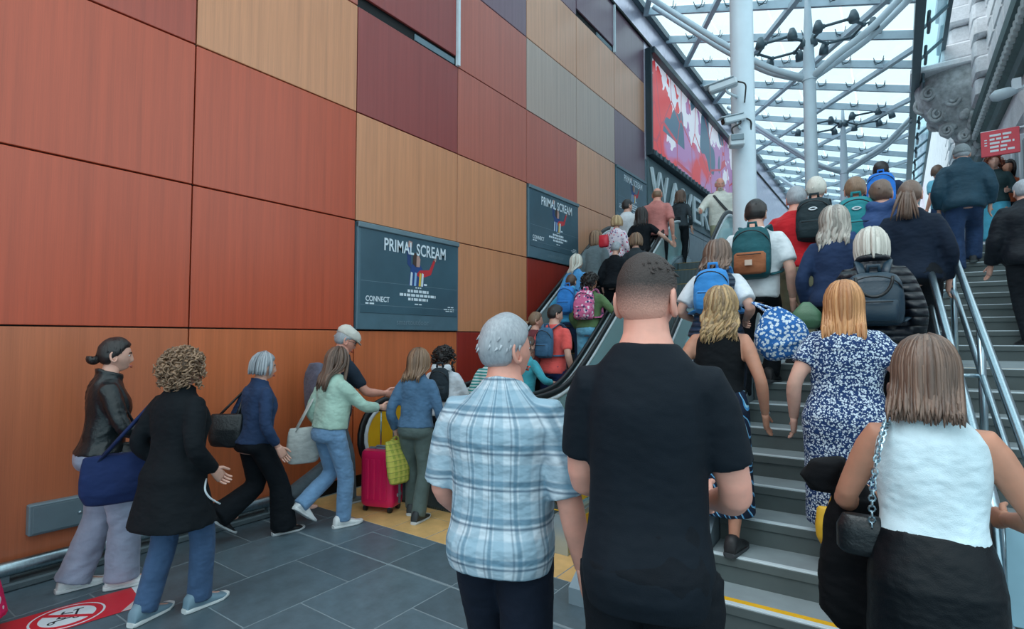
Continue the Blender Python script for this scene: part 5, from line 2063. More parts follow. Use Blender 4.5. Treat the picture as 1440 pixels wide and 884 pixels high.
# ------------------------------------------------------------------ the crowd
def stand(px, py, H, where, t, face=2.4, lean=4, lead=1):
    """ground point and foot targets for someone whose crown is seen at pixel (px, py)"""
    fwd = Vector((-math.sin(R(face)), math.cos(R(face)), 0))
    shift = fwd * (math.sin(R(lean)) * .44 * H)
    if where == 'floor':           # px, py = a point on the floor between the feet
        p = on_z(px, py, 0.0)
        return Vector((p.x, p.y, 0)), ((-.05, .07 * lead, 0), (.05, -.07 * lead, 0)), None, H
    if where == 'esc':
        p = solve(px, py, H, esc_ground, t) - shift
        y = (S_I @ Vector((p.x, p.y, 0))).y
        n = math.floor((y - E1['y0'] - .95) / .405)
        ys = E1['y0'] + .95 + .405 * n
        yt = E1['yi'] + E1['ztop'] / ESC_S
        z = ESC_S * (max(0, ys + .2 - E1['yi']) - max(0, ys + .2 - yt)) + .026
        H2 = min(max(p.z - z, .93 * H), 1.07 * H)
        off = min(max(ys + .11 - y, -.12), .12) / H2
        return Vector((p.x, p.y, z)), ((-.055, off, 0), (.055, off + .01, 0)), None, H2
    p = solve(px, py, H, stair_ground, t) - shift
    q = S_I @ Vector((p.x, p.y, 0))
    y = q.y
    if y < 0 or L1Y <= y < L1E or y >= L2Y:
        z = stair_ground(p, False)
        return Vector((p.x, p.y, z)), ((-.05, .06 * lead, 0), (.05, -.06 * lead, 0)), None, p.z - z if abs(p.z - z - H) < .12 else H
    y0, tr, zb, kmax = (0.0, TR1, 0.0, 8) if y < L1Y else (L1E, TR2, L1Z, 9)
    k = int((y - y0) / tr)
    lo = y0 + k * tr + .065
    z = zb + (k + 1) * RISE
    up = lo + tr
    zu = z + RISE if k < kmax else z
    a, b = (lo - y) / H, (up - y) / H

    def gr(w, lo=lo, z=z, zu=zu, tr=tr):
        yy = (S_I @ Vector((w[0], w[1], 0))).y
        return zu if yy > lo + tr * .6 else z
    feet = ((-.05, a, 0), (.05, b, 0)) if lead > 0 else ((-.05, b, 0), (.05, a, 0))
    return Vector((p.x, p.y, z)), feet, gr, min(max(p.z - z, H * .96), H * 1.04)


def walk(label, px, py, H, where, t=5, face=2.4, lean=4, lead=1, **k):
    pos, feet, gr, H2 = stand(px, py, H, where, t, face, lean, lead)
    if 'feet' in k:
        feet = k.pop('feet')
    dd = pos.length
    return person(label, pos, H2, face, lean=lean, feet=feet, ground=gr, dist=dd, **k)


def JEANS(n, rgb=(80, 108, 140)):
    return fabric(n, rgb, .85, .6, 300, .18)


BLK = fabric('black_cloth', (11, 18, 25))
BLKS = ('shoe_black', (22, 24, 28), (60, 64, 68))
WHTS = ('shoe_white', (226, 230, 232), (214, 218, 220))
T = 'trousers'

# ---- on the floor, left to right
p1 = walk('woman in black leather jacket and pale grey wide trousers with dark tied hair', 138, 826, 1.675, 'floor', face=-12, lean=3, lead=-1, seed=3,
          hair=('bun', 'dark', {}), head=(-6, 4), skin='fair', faceparts=True,
          top=dict(name='leather_jacket', mat=plain('black_leather', (16, 25, 29), .36, var=.25, bump=.5, bscale=26), sleeve=.97, hem=.53, off=.018, soff=.012, collar=.016, wr=(.007, 34)),
          bottom=dict(kind=T, mat=fabric('lilac_grey_twill', (150, 158, 180)), hem=.062, knee=.055, off=.014, waist=.58, wr=(.006, 20)), shoes=WHTS,
          arms=((-.06, .20, .60), (.09, .19, .615)), curl=(.8, .8))
tote('small black handbag hanging at the front of the leather jacket woman', 'handbag', p1['M'] @ Matrix.Translation((.10, .16, .955)) @ Matrix.Rotation(R(80), 4, 'Z'), .24, .15, .08, plain('bag_black_leather', (20, 26, 30), .35, bump=.3), (0, 0, .4), strap_mat=M_rubber, cat='handbag', world=p1['arm'][1][0] + Vector((0, 0, .065)), sr=.005)
ph = empty('phone', p1['M'] @ Matrix.Translation((.085, .475, 1.075)) @ Matrix.Rotation(R(40), 4, 'X'))
tag(ph, 'dark phone held in front by the leather jacket woman', 'phone')
bev_box((-.037, -.075, -.004), (.037, .075, .004), .003).build('case', M_rubber, ph)
bev_box((-.033, -.07, .004), (.033, .07, .005), .0005).build('screen', plain('phone_glass', (40, 52, 60), .1), ph)

p2 = walk('woman with big curly brown hair in a long black coat and blue jeans', 243, 862, 1.60, 'floor', face=14, lean=2, lead=-1, seed=4, girth=1.08,
          hair=('curly', 'lbrown', {}), head=(-18, 0),
          top=dict(name='coat', mat=fabric('black_coat', (10, 17, 23), .85, .4), sleeve=.97, skirt=.335, w=1.32, off=.024, soff=.016, collar=.02, wr=(.004, 16)),
          bottom=dict(kind=T, mat=JEANS('jeans_mid', (62, 88, 122)), hem=.042, knee=.044, waist=.55), shoes=('shoe_greyblue', (112, 140, 156), (206, 212, 214)),
          arms=((-.125, .05, .53), (.125, .06, .53)), curl=(.6, .6))
tote('navy canvas tote bag on the shoulder of the curly-haired woman', 'tote_bag', p2['M'] @ Matrix.Translation((-.40, -.06, .93)) @ Matrix.Rotation(R(60), 4, 'Z'), .42, .30, .14, fabric('navy_canvas', (26, 42, 84)), (0, 0, .4), sr=.013, world=p2['arm'][0][0] + Vector((0, 0, .07)))
er = MB().tube(soften([(.175, .06, .80), (.20, .03, .74), (.205, .06, .69), (.20, .10, .66), (.20, .14, .63)], .03), .006, 6).build('bag_tie', M_white, None, 'all', M=p2['M'])
tag(er, 'thin white cord hanging from the black coat pocket', 'cord')

p3 = walk('grey-haired woman in dark denim jacket and black flared trousers', 356, 757, 1.565, 'floor', face=-2, lean=4, lead=1, seed=5,
          hair=('bob', 'grey', dict(L=.05)), head=(-20, 6), girth=1.05,
          top=dict(name='denim_jacket', mat=JEANS('dark_denim', (38, 58, 90)), sleeve=.93, hem=.52, off=.018, soff=.012, collar=.013, wr=(.006, 28)),
          bottom=dict(kind=T, mat=BLK, hem=.066, knee=.050, waist=.58), shoes=('shoe_black_w', (22, 24, 28), (190, 196, 200)), feet=((-.05, -.12, 1), (.05, .14, 0)),
          arms=((-.13, .02, .50), (.15, .05, .50)))
tote('black leather shoulder bag behind the grey-haired woman in denim', 'shoulder_bag', p3['M'] @ Matrix.Translation((-.13, -.17, 1.03)) @ Matrix.Rotation(R(40), 4, 'Z'), .28, .27, .13, plain('bag_black_leather', (20, 26, 30)), (0, 0, .2), cat='bag', world=p3['arm'][0][0] + Vector((0, 0, .06)))

p4 = walk('man in a cream flat cap and navy t-shirt looking down at the escalator', 470, 716, 1.79, 'floor', face=-14, lean=6, lead=1, seed=6, sex='m',
          hair=('short', 'grey', {}), head=(-14, 24), hat='flat_cap', specs=True, skin='pink', faceparts=True,
          top=dict(name='t_shirt', mat=fabric('navy_tee', (34, 46, 60)), sleeve=.42, hem=.51, off=.014),
          bottom=dict(kind=T, mat=fabric('grey_chinos', (92, 104, 112)), hem=.046, knee=.046), shoes=('shoe_grey', (110, 120, 126), (190, 194, 196)),
          feet=((-.05, .10, 0), (.05, -.20, 1)), arms=((-.14, .08, .56), (.09, .25, .62)), curl=(.6, .8))
jk = empty('jacket', p4['M'] @ Matrix.Translation((-.02, -.19, 1.15)))
tag(jk, 'grey jacket slung behind the man in the cream cap', 'jacket')
link('cloth', remesh(MB().rings([ering((0, 0, z), w, d, 20, 2.5) for z, w, d in ((-.26, .12, .05), (-.2, .19, .07), (0, .21, .08), (.16, .20, .07), (.26, .12, .04))]), .012, 3, (.010, 24), 5), fabric('grey_jacket', (96, 98, 116)), jk, 'all')

p5 = walk('young woman in mint jumper, blue jeans and white trainers with long brown hair', 462, 741, 1.575, 'floor', face=-4, lean=5, lead=-1, seed=7,
          hair=('long', 'mbrown', dict(L=.30)), head=(-8, 8),
          top=dict(name='jumper', mat=fabric('mint_knit', (166, 196, 182), .9, .5, 160), sleeve=.86, hem=.545, off=.024, soff=.018, loose=1.0, wr=(.006, 26)),
          bottom=dict(kind=T, mat=JEANS('jeans_light', (110, 146, 182)), hem=.044, knee=.046, waist=.60, off=.008), shoes=WHTS, feet=((-.05, -.10, 1), (.05, .06, 0)),
          arms=((-.13, .05, .51), (.11, .27, .645)), curl=(.5, .9))
tote('cream canvas tote bag carried behind the young woman in mint', 'tote_bag', p5['M'] @ Matrix.Translation((-.20, -.12, .86)) @ Matrix.Rotation(R(75), 4, 'Z') @ Matrix.Rotation(R(12), 4, 'X'), .30, .34, .07, fabric('cream_canvas', (200, 202, 198)), (0, 0, .4), sr=.010, world=p5['arm'][0][0] + Vector((0, 0, .065)))

p6 = walk('woman in blue denim jacket and olive trousers stepping up to the escalator', 584, 727, 1.56, 'floor', face=22, lean=4, lead=1, seed=8,
          hair=('long', 'lbrown', dict(L=.22)), head=(-14, 4),
          top=dict(name='denim_jacket', mat=JEANS('mid_denim', (74, 106, 136)), sleeve=.95, hem=.53, off=.020, soff=.014, collar=.012, wr=(.005, 26)),
          bottom=dict(kind=T, mat=fabric('olive_cotton', (84, 98, 96)), hem=.042, knee=.046, waist=.57, wr=(.006, 24)), shoes=('shoe_dark_w', (40, 46, 50), (196, 200, 202)),
          arms=((-.145, .03, .50), (.14, .10, .52)))
tote('folded yellow-green checked bag in the hand of the denim jacket woman', 'shopping_bag', p6['M'] @ Matrix.Translation((-.20, -.02, .70)) @ Matrix.Rotation(R(65), 4, 'Z') @ Matrix.Rotation(R(-10), 4, 'X'), .30, .40, .09, check('green_check', (150, 158, 70), (196, 186, 90), (90, 110, 60)), (0.0, 0.0, .10), sr=.008, slump=.8, world=p6['arm'][0][2] + Vector((0, 0, -.05)))

p7 = walk('dark-haired person in white hooded top boarding the escalator', 622, 692, 1.575, 'floor', face=25, lean=3, seed=9,
          hair=('curly', 'dark', {}), head=(-20, 4), skin='olive',
          top=dict(name='hoodie', mat=fabric('white_fleece', (206, 212, 220)), sleeve=.95, hem=.52, off=.024, soff=.018, hood=True, loose=1.0),
          bottom=dict(kind=T, mat=BLK, hem=.046, knee=.046), shoes=BLKS, arms=((-.14, .05, .5), (.12, .2, .6)))
backpack(p7, 'dark narrow backpack on the white hooded top', (36, 48, 56), 'dark_pack', .22, .36, .08, .62)
p8 = walk('person in teal and white striped top mostly hidden by the man in plaid', 690, 676, 1.60, 'floor', face=10, seed=10, hair=('short', 'lbrown', {}), head=(10, 0),
          top=dict(name='striped_top', mat=stripes('teal_stripes', (70, 160, 160), (220, 230, 230), .035), sleeve=.9, hem=.52, off=.016), bottom=dict(kind=T, mat=BLK), shoes=BLKS)

# ---- the two men in front
p9 = person('grey-haired man in blue and white plaid short-sleeved shirt and navy trousers', on_z(706, 1120, 0), 1.755, 16, sex='m', girth=1.10, lean=2, seed=12, head=(-34, -2), skin='pink',
            hair=('short', 'grey', {}), dist=1.8, shoulders=.98, faceparts=True,
            top=dict(name='plaid_shirt', mat=plaid('blue_plaid'), sleeve=.50, hem=.475, off=.020, soff=.018, flare=.012, loose=1.02, collar=.012, wr=(.006, 22)),
            bottom=dict(kind=T, mat=fabric('navy_trousers', (12, 22, 38)), hem=.048, knee=.050, waist=.57), shoes=BLKS, feet=((-.05, .08, 0), (.055, -.08, 0)),
            arms=((-.13, .12, .52), (.165, .03, .475)), curl=(.5, .55))

_t10 = 1.62
_q = at_t(907, 345, _t10)
p10 = person('tall young man in plain black t-shirt with faded haircut, nearest the camera', Vector((_q.x, _q.y, 0)), 1.93, 14, sex='m', girth=.96, lean=1, seed=13, head=(-14, 0), skin='pink',
             hair=('fade', 'clip', {}), dist=1.4, shoulders=.86,
             top=dict(name='t_shirt', mat=fabric('black_jersey', (8, 19, 29), .8, .25, 320, .1), sleeve=.36, hem=.46, off=.012, soff=.012, flare=.014, loose=.92, neck=.006, wr=(.004, 14)),
             bottom=dict(kind=T, mat=fabric('black_denim', (8, 15, 23)), hem=.045, knee=.05), shoes=BLKS, feet=((-.055, .07, 0), (.055, -.07, 0)),
             arms=((-.055, .17, .60), (.085, .165, .575)), curl=(.5, .7))

# ---- sliver of a passer-by at the left edge
p11 = person('passer-by in a bright pink flowered dress cut off by the left edge', on_z(-98, 905, 0), 1.66, 25, arms=((-.13, -.06, .52), (.10, -.08, .52)), seed=14, hair=('long', 'dark', {}), dist=3.0,
             top=dict(name='dress_top', mat=spotted('pink_flowers', (224, 36, 96), (24, 18, 30), 16, .36, (236, 220, 228)), sleeve=.4, hem=.55),
             bottom=dict(kind='skirt', name='dress_skirt', mat=spotted('pink_flowers', (224, 36, 96), (24, 18, 30)), hem=.06, w=2.0, waist=.6), shoes=BLKS)

# ---- foot of the stairs
_q = at_t(1302, 468, 1.86)
s9 = person('woman in white sleeveless top and long black skirt at the foot of the steps', Vector((_q.x, _q.y, 0)), 1.668, 1, girth=1.08, lean=4, seed=15, head=(-6, 8), skin='tan', dist=2.0,
            hair=('long', 'mbrown', dict(L=.20)), shoulders=1.0,
            top=dict(name='sleeveless_top', mat=fabric('white_rib', (204, 224, 232), .8, .5), sleeve=0, hem=.585, off=.012, loose=0, top=.838, wr=(.004, 18)),
            bottom=dict(kind='skirt', mat=fabric('black_satin', (8, 15, 21), .5, .4), hem=.06, w=1.12, waist=.60), shoes=BLKS,
            arms=((-.115, .17, .60), (.135, .17, .60)), curl=(.9, .9))
w = s9['arm'][0][2]
jk = empty('jacket', Matrix.Translation(w + Vector((-.04, -.10, .02))))
tag(jk, 'black jacket draped over the left arm of the woman in white', 'jacket')
link('cloth', remesh(MB().rings([ering((x, 0, z), a, b, 20, 2.4) for x, z, a, b in ((-.02, -.50, .05, .05), (-.03, -.44, .10, .07), (-.02, -.25, .105, .085), (0, -.08, .095, .09), (.0, .03, .07, .08), (.0, .08, .03, .05))])
                     .rings([ering((x, -.03, z), a, b, 20, 2.4) for x, z, a, b in ((.07, -.52, .03, .03), (.07, -.48, .05, .05), (.05, -.2, .07, .07), (.02, .02, .06, .07))])
                     .rings([ering((x, -.02, z), a, b, 20, 2.4) for x, z, a, b in ((-.10, .02, .05, .05), (-.11, .08, .075, .07), (-.08, .14, .06, .06), (-.04, .16, .02, .03))]), .010, 3, (.007, 26), 4), fabric('black_wool', (9, 12, 17)), jk, 'all')
ch = empty('chain_strap_bag', s9['M'])
tag(ch, 'black bag on a chain strap at the left side of the woman in white', 'bag')
pts = [Vector(q) for q in soften([(-.17, -.06, 1.0), (-.165, -.115, 1.14), (-.145, -.125, 1.27), (-.125, -.08, 1.345), (-.115, .0, 1.365), (-.11, .09, 1.30)], .06, 6)]
lk = MB().tube([(.010 * math.cos(a), 0, .013 * math.sin(a)) for a in np.linspace(0, 2 * PI, 8, endpoint=False)], .0032, 5, closed=True).mesh('chain_link')
lk.materials.append(M_steel)
acc = 0
for a, b in zip(pts[:-1], pts[1:]):
    m = max(1, int((b - a).length / .019))
    for i in range(m):
        c_ = a.lerp(b, i / m)
        Q = (b - a).to_track_quat('Z', 'Y').to_matrix().to_4x4()
        acc += 1
        inst(lk, 'chain_link', ch, M=Matrix.Translation(c_) @ Q @ Matrix.Rotation(R(90 * (acc % 2)), 4, 'Z'))
link('bag_body', remesh(MB().rings([ering((-.20, -.02, z), a, b, 18, 3) for z, a, b in ((.88, .06, .025), (.90, .08, .04), (.98, .08, .04), (1.02, .06, .025))]), .01, 3), plain('bag_black_leather', (20, 26, 30)), ch, 'all')

s8 = walk('woman with long strawberry-blonde hair in navy and white floral dress', 1186, 392, 1.66, 'stairs', 3.0, face=2, lean=3, lead=1, girth=1.30, seed=16, head=(0, 2), skin='fair',
          hair=('long', 'ginger', dict(L=.27)), shoulders=1.0,
          top=dict(name='dress_top', mat=spotted('navy_floral', (30, 58, 104), (206, 220, 232), 80, .44), sleeve=.30, hem=.55, off=.014, soff=.014, flare=.03, loose=0),
          bottom=dict(kind='skirt', name='dress_skirt', mat=spotted('navy_floral', (30, 58, 104), (206, 220, 232)), hem=.145, w=.98, waist=.60), shoes=WHTS,
          arms=((-.165, .02, .50), (.14, .10, .62)), curl=(.4, .8))
w = s8['arm'][1][1]
tote('mustard yellow shopping bag beyond the floral dress', 'shopping_bag', Matrix.Translation(at_t(1190, 715, 2.95)) @ Matrix.Rotation(R(10), 4, 'Z'), .30, .22, .10, plain('mustard_bag', (216, 168, 40), .6), (0, 0, .25), strap_mat=plain('mustard_bag', (216, 168, 40)))

s1 = walk('woman with wavy highlighted hair in black vest top and blue patterned skirt', 1012, 400, 1.66, 'stairs', 3.05, face=4, lean=4, lead=-1, girth=1.02, seed=17, head=(6, 2), skin='tan',
          hair=('long', 'ombre', dict(L=.27, wave=.022, freq=3.0)),
          top=dict(name='vest_top', mat=fabric('black_vest', (9, 14, 19)), sleeve=0, hem=.575, off=.010, loose=0, top=.826),
          bottom=dict(kind='skirt', mat=waves('blue_wave_print', [(0, (20, 32, 52)), (.4, (74, 150, 208)), (.62, (150, 206, 232)), (.74, (24, 40, 66))], 5, 5), hem=.12, w=1.1, waist=.60), shoes=BLKS,
          arms=((-.12, .10, .60), (.155, .03, .50)))
MB().tube([s1['arm'][1][2] + Vector((.026 * math.cos(a), .026 * math.sin(a), .02)) for a in np.linspace(0, 6.28, 16, endpoint=False)], .005, 6, closed=True).build('bracelet', M_steel, s1['root'], 'all').matrix_parent_inverse = s1['M'].inverted()

s2 = walk('woman with brown hair in navy quilted vest over a white t-shirt', 1008, 334, 1.65, 'stairs', 3.9, face=3, lean=6, lead=1, girth=1.12, seed=18, head=(0, 14), skin='fair',
          hair=('long', 'mbrown', dict(L=.20, wave=.008)),
          top=[dict(name='t_shirt', mat=fabric('white_cotton', (214, 220, 226)), sleeve=.40, hem=.52, off=.010, soff=.018, flare=.02),
               dict(name='quilted_vest', mat=quilted('navy_quilt', (28, 50, 74)), sleeve=0, hem=.51, off=.030, collar=.02)],
          bottom=dict(kind=T, mat=fabric('dark_navy_cloth', (24, 34, 48))), shoes=BLKS, arms=((-.12, .10, .60), (.12, .08, .60)), curl=(.6, .8))
backpack(s2, 'bright blue backpack on the woman in the quilted vest', (52, 136, 206), 'sky_blue_pack', .27, .36, .13, .615)
tote('blue and white patterned bag on the arm of the quilted vest woman', 'shoulder_bag', Matrix.Translation(at_t(1086, 432, 3.7)) @ Matrix.Rotation(R(15), 4, 'Z') @ Matrix.Rotation(R(-14), 4, 'Y'), .34, .36, .16, spotted('blue_white_bag', (44, 104, 172), (212, 226, 236), 44, .44), (0, 0, .12), cat='bag', world=s2['arm'][1][1] + Vector((0, 0, .05)), pouch=True)

s3 = walk('man in white t-shirt and black trousers with a green backpack', 1062, 270, 1.78, 'stairs', 4.6, face=2, lean=5, lead=1, sex='m', seed=19, head=(-4, 6), skin='fair',
          hair=('short', 'dark', {}), top=dict(name='t_shirt', mat=fabric('offwhite_tee', (216, 222, 226)), sleeve=.42, hem=.49, off=.018, soff=.02, flare=.02, loose=1.05),
          bottom=dict(kind=T, mat=BLK, hem=.042), shoes=BLKS, arms=((-.15, .03, .5), (.155, .03, .49)))
brn = fabric('tan_suede', (150, 92, 62))
bp3 = backpack(s3, 'dark green backpack with a brown base on the man in white', (28, 84, 92), 'green_pack', .32, .46, .16, .575, front=brn)
bev_box((-.03, -.004, -.025), (.03, .004, .025), .003).build('leather_patch', plain('patch', (200, 176, 160), .6), bp3).location = (0, -.36, .575 * s3['H'] + .11)

s4 = walk('grey-haired man in a red jumper and khaki trousers', 1119, 260, 1.70, 'stairs', 5.1, face=-2, lean=5, sex='m', girth=1.12, seed=20, head=(12, 4), skin='pink', hair=('short', 'grey', {}),
          top=dict(name='jumper', mat=fabric('red_knit', (190, 30, 40)), sleeve=.97, hem=.51, off=.02, soff=.016, loose=1.0), bottom=dict(kind=T, mat=fabric('khaki', (146, 146, 120))), shoes=BLKS)
s5 = walk('woman with long silver-blonde hair in a navy blazer', 1173, 288, 1.66, 'stairs', 4.2, face=-2, lean=3, lead=-1, girth=1.05, seed=21, hair=('long', 'greyb', dict(L=.28, wave=.012)),
          top=dict(name='blazer', mat=fabric('navy_wool', (34, 52, 84)), sleeve=.95, hem=.485, off=.02, soff=.016), bottom=dict(kind=T, mat=BLK, hem=.046), shoes=BLKS)
tote('olive green handbag beside the navy blazer', 'handbag', Matrix.Translation(at_t(1134, 424, 3.95)), .20, .20, .10, plain('green_leather', (74, 112, 84), .45, bump=.2), (0, 0, .16), cat='handbag', world=s5['arm'][0][2] + Vector((0, 0, -.04)), pouch=True)
s6 = walk('woman with a white-blonde bob in a black quilted jacket', 1226, 318, 1.66, 'stairs', 3.75, face=2, lean=4, lead=1, girth=1.12, seed=22, hair=('bob', 'white', dict(L=.10)), head=(0, 6),
          top=dict(name='quilted_jacket', mat=quilted('black_quilt', (11, 19, 30), 18), sleeve=.97, hem=.49, off=.034, soff=.026, collar=.034, wr=(.004, 24)), bottom=dict(kind=T, mat=BLK), shoes=BLKS)
bk6 = backpack(s6, 'dark teal handbag-style backpack on the black quilted jacket', (26, 54, 70), 'teal_pack', .33, .36, .13, .565, mat=plain('teal_leather', (24, 50, 66), .38, bump=.15), gap=.035)
for i_, zz in enumerate((.30,)):
    MB().tube([(.10 * math.cos(a), -.36, .565 * s6['H'] + .30 + .13 * math.sin(a)) for a in np.linspace(PI, 2 * PI, 12)], .010, 8).build('carry_handle', M_rubber, bk6, 'all')
s7 = walk('woman with long brown ponytail in a dark navy top and black trousers', 1279, 250, 1.70, 'stairs', 4.25, face=2, lean=4, lead=-1, girth=1.10, seed=23, hair=('pony', 'mbrown', dict(L=.24)), head=(-8, 10),
          top=dict(name='sweatshirt', mat=fabric('dark_navy_jersey', (16, 30, 48)), sleeve=.97, hem=.49, off=.016, soff=.014, loose=.95), bottom=dict(kind=T, mat=BLK, hem=.046), shoes=BLKS)

# ---- further up the steps
s10 = walk('person with short brown hair in a bright blue hooded jacket', 1238, 252, 1.62, 'stairs', 5.1, face=4, sex='m', seed=24, hair=('short', 'mbrown', {}),
           top=dict(name='hooded_jacket', mat=fabric('royal_blue_nylon', (46, 76, 126), .6), sleeve=.97, hem=.49, off=.028, soff=.022, hood=True, loose=1.05), bottom=dict(kind=T, mat=BLK), shoes=BLKS)
s11 = walk('dark-skinned man in navy jacket under a blue backpack near the top of the steps', 1238, 224, 1.76, 'stairs', 6.7, face=0, sex='m', seed=25, skin='dark', hair=('short', 'dark', {}),
           top=dict(name='jacket', mat=fabric('navy_jacket', (36, 50, 74)), sleeve=.97, hem=.5, off=.024, soff=.02), bottom=dict(kind=T, mat=BLK), shoes=BLKS)
backpack(s11, 'vivid blue backpack on the man near the top of the steps', (36, 120, 214), 'vivid_blue_pack', .34, .48, .16, .60)
s12 = walk('fair-haired woman in a pink top with a teal backpack', 1202, 245, 1.74, 'stairs', 5.2, face=4, seed=26, hair=('short', 'lbrown', {}), skin='pink',
           top=dict(name='top', mat=fabric('rose_knit', (214, 150, 162)), sleeve=.9, hem=.52, off=.018, soff=.014), bottom=dict(kind=T, mat=JEANS('jeans_mid')), shoes=WHTS)
backpack(s12, 'teal green backpack with white mark on the fair-haired woman', (36, 132, 140), 'teal_green_pack', .30, .44, .15, .60, mark=True)
s13 = walk('white-haired person carrying a black backpack beyond the red jumper', 1147, 244, 1.80, 'stairs', 5.6, face=0, seed=27, hair=('short', 'white', {}), skin='fair',
           top=dict(name='top', mat=fabric('pale_pink_cotton', (206, 176, 184)), sleeve=.6, hem=.52, off=.016), bottom=dict(kind=T, mat=BLK), shoes=BLKS)
backpack(s13, 'black backpack with small white mark on the white-haired person', (30, 46, 52), 'black_pack', .30, .42, .15, .61, mark=True)
s14 = walk('man in dark teal jacket and blue jeans climbing the right-hand steps', 1352, 201, 1.78, 'stairs', 7.3, face=-3, lean=7, lead=1, sex='m', girth=1.15, seed=28, hair=('short', 'grey', {}), hat='beanie', head=(0, 10),
           top=dict(name='jacket', mat=fabric('dark_teal_nylon', (26, 58, 74), .6), sleeve=.97, hem=.47, off=.036, soff=.03, collar=.03, loose=1.1), bottom=dict(kind=T, mat=JEANS('jeans_deep', (40, 62, 96)), hem=.05, knee=.052, off=.018), shoes=('shoe_dark', (30, 36, 42), (70, 80, 80)))
s15 = walk('youth in light blue t-shirt and jeans beside the far handrail', 1319, 232, 1.52, 'stairs', 9.0, face=40, sex='m', seed=29, hair=('short', 'mbrown', {}), head=(-60, 0), skin='pink',
           top=dict(name='t_shirt', mat=fabric('light_blue_tee', (106, 178, 204)), sleeve=.42, hem=.5, off=.018, soff=.018), bottom=dict(kind=T, mat=JEANS('jeans_deep')), shoes=BLKS)
s16 = walk('red-haired woman in dark top and pale turquoise skirt coming down the steps', 1397, 216, 1.68, 'stairs', 8.8, face=170, seed=30, hair=('curly', 'red', {}), skin='fair', head=(10, 0),
           top=dict(name='cardigan', mat=fabric('dark_green_knit', (44, 66, 70)), sleeve=.95, hem=.52, off=.02), bottom=dict(kind='skirt', mat=fabric('turquoise_cotton', (84, 176, 204)), hem=.16, w=1.25, waist=.6), shoes=WHTS, arms=((-.1, .15, .6), (.1, .15, .6)))
s17 = walk('person in black jacket at the right edge of the steps', 1440, 246, 1.74, 'stairs', 5.9, face=10, sex='m', girth=1.12, seed=31, hair=('short', 'grey', {}), head=(0, 6),
           top=dict(name='jacket', mat=fabric('black_nylon', (15, 22, 31), .6), sleeve=.97, hem=.47, off=.036, soff=.03, collar=.025), bottom=dict(kind=T, mat=BLK), shoes=BLKS, arms=((-.155, .08, .49), (.15, .0, .5)))
s18 = walk('person in rust orange top far up beneath the red sign', 1416, 224, 1.70, 'stairs', 8.7, face=180, seed=32, hair=('long', 'dark', dict(L=.2)), skin='tan',
           top=dict(name='top', mat=fabric('rust_cotton', (176, 84, 50)), sleeve=.5, hem=.5), bottom=dict(kind=T, mat=BLK), shoes=BLKS)

# ---- on the escalator
def esc(label, px, py, H, t, **k):
    k.setdefault('shoes', BLKS)
    k.setdefault('bottom', dict(kind=T, mat=BLK))
    return walk(label, px, py, H, 'esc', t, face=k.pop('face', 2.4), lean=k.pop('lean', 3), **k)


GR = (.13, .17, .63)
GL = (-.13, .17, .63)
e1 = esc('woman with fair tied-back hair beside the man in coral on the escalator', 753, 433, 1.64, 7.0, seed=40, hair=('pony', 'lbrown', dict(L=.12)), head=(-50, 0), face=10,
         top=dict(name='top', mat=fabric('maroon_cotton', (120, 60, 66)), sleeve=.45, hem=.52))
e2 = esc('dark-haired man in coral t-shirt and navy shorts on the escalator', 780, 426, 1.72, 6.8, seed=41, sex='m', hair=('short', 'dark', {}), head=(-30, 8), face=-4, skin='fair',
         top=dict(name='t_shirt', mat=fabric('coral_tee', (230, 92, 88)), sleeve=.42, hem=.49, off=.016, soff=.018), bottom=dict(kind='shorts', mat=fabric('navy_cotton', (30, 42, 84)), len=.5, hem=.06, knee=.06))
backpack(e2, 'slate blue small backpack with pale cord on the man in coral', (62, 100, 132), 'slate_pack', .26, .40, .13, .60)
e3 = esc('person in turquoise top leaning an arm on the escalator rail behind the man in plaid', 742, 470, 1.58, 6.0, seed=42, hair=('short', 'brown', {}), face=-10, lean=8,
         top=dict(name='top', mat=fabric('turquoise_knit', (66, 160, 176)), sleeve=.80, hem=.52, off=.016), arms=((-.12, .1, .6), (.20, .16, .63)))
e4 = esc('child in light blue hooded jacket holding the escalator rail', 803, 386, 1.58, 7.4, seed=43, hair=('short', 'brown', {}), face=6,
         top=dict(name='hooded_jacket', mat=fabric('azure_nylon', (74, 176, 226), .6), sleeve=.95, hem=.5, off=.026, soff=.02, hood=True), bottom=dict(kind=T, mat=JEANS('jeans_deep')), arms=((-.20, .16, .66), (.12, .08, .55)))
backpack(e4, 'blue backpack on the child in light blue', (48, 128, 206), 'child_blue_pack', .28, .42, .15, .58)
e5 = esc('dark-haired woman in olive green top and pale blue trousers on the escalator', 830, 381, 1.66, 7.35, seed=44, hair=('curly', 'dark', {}), head=(-30, 0), skin='tan',
         top=dict(name='top', mat=fabric('olive_green', (96, 124, 84)), sleeve=.9, hem=.53, off=.018), bottom=dict(kind=T, mat=JEANS('jeans_pale', (120, 192, 226)), hem=.055, knee=.05), arms=((-.13, .06, .52), (.20, .18, .62)))
backpack(e5, 'pink and navy flowered backpack on the woman in olive', (0, 0, 0), 'flower_pack', .30, .42, .16, .595, mat=spotted('flower_pack', (216, 112, 156), (48, 60, 110), 24, .40, (232, 214, 226)))
e6 = esc('woman with long white-blonde hair in a blue top next to the wall', 811, 357, 1.62, 8.2, seed=45, hair=('long', 'white', dict(L=.22)), head=(-40, 0),
         top=dict(name='top', mat=fabric('cornflower_cotton', (80, 150, 206)), sleeve=.6, hem=.52))
e7 = esc('woman with black hair band and grey jacket on the escalator', 838, 322, 1.68, 8.4, seed=46, hair=('bob', 'lbrown', dict(L=.12)), hat='band', head=(-10, 0),
         top=dict(name='jacket', mat=fabric('grey_tweed', (108, 124, 130)), sleeve=.95, hem=.5, off=.024))
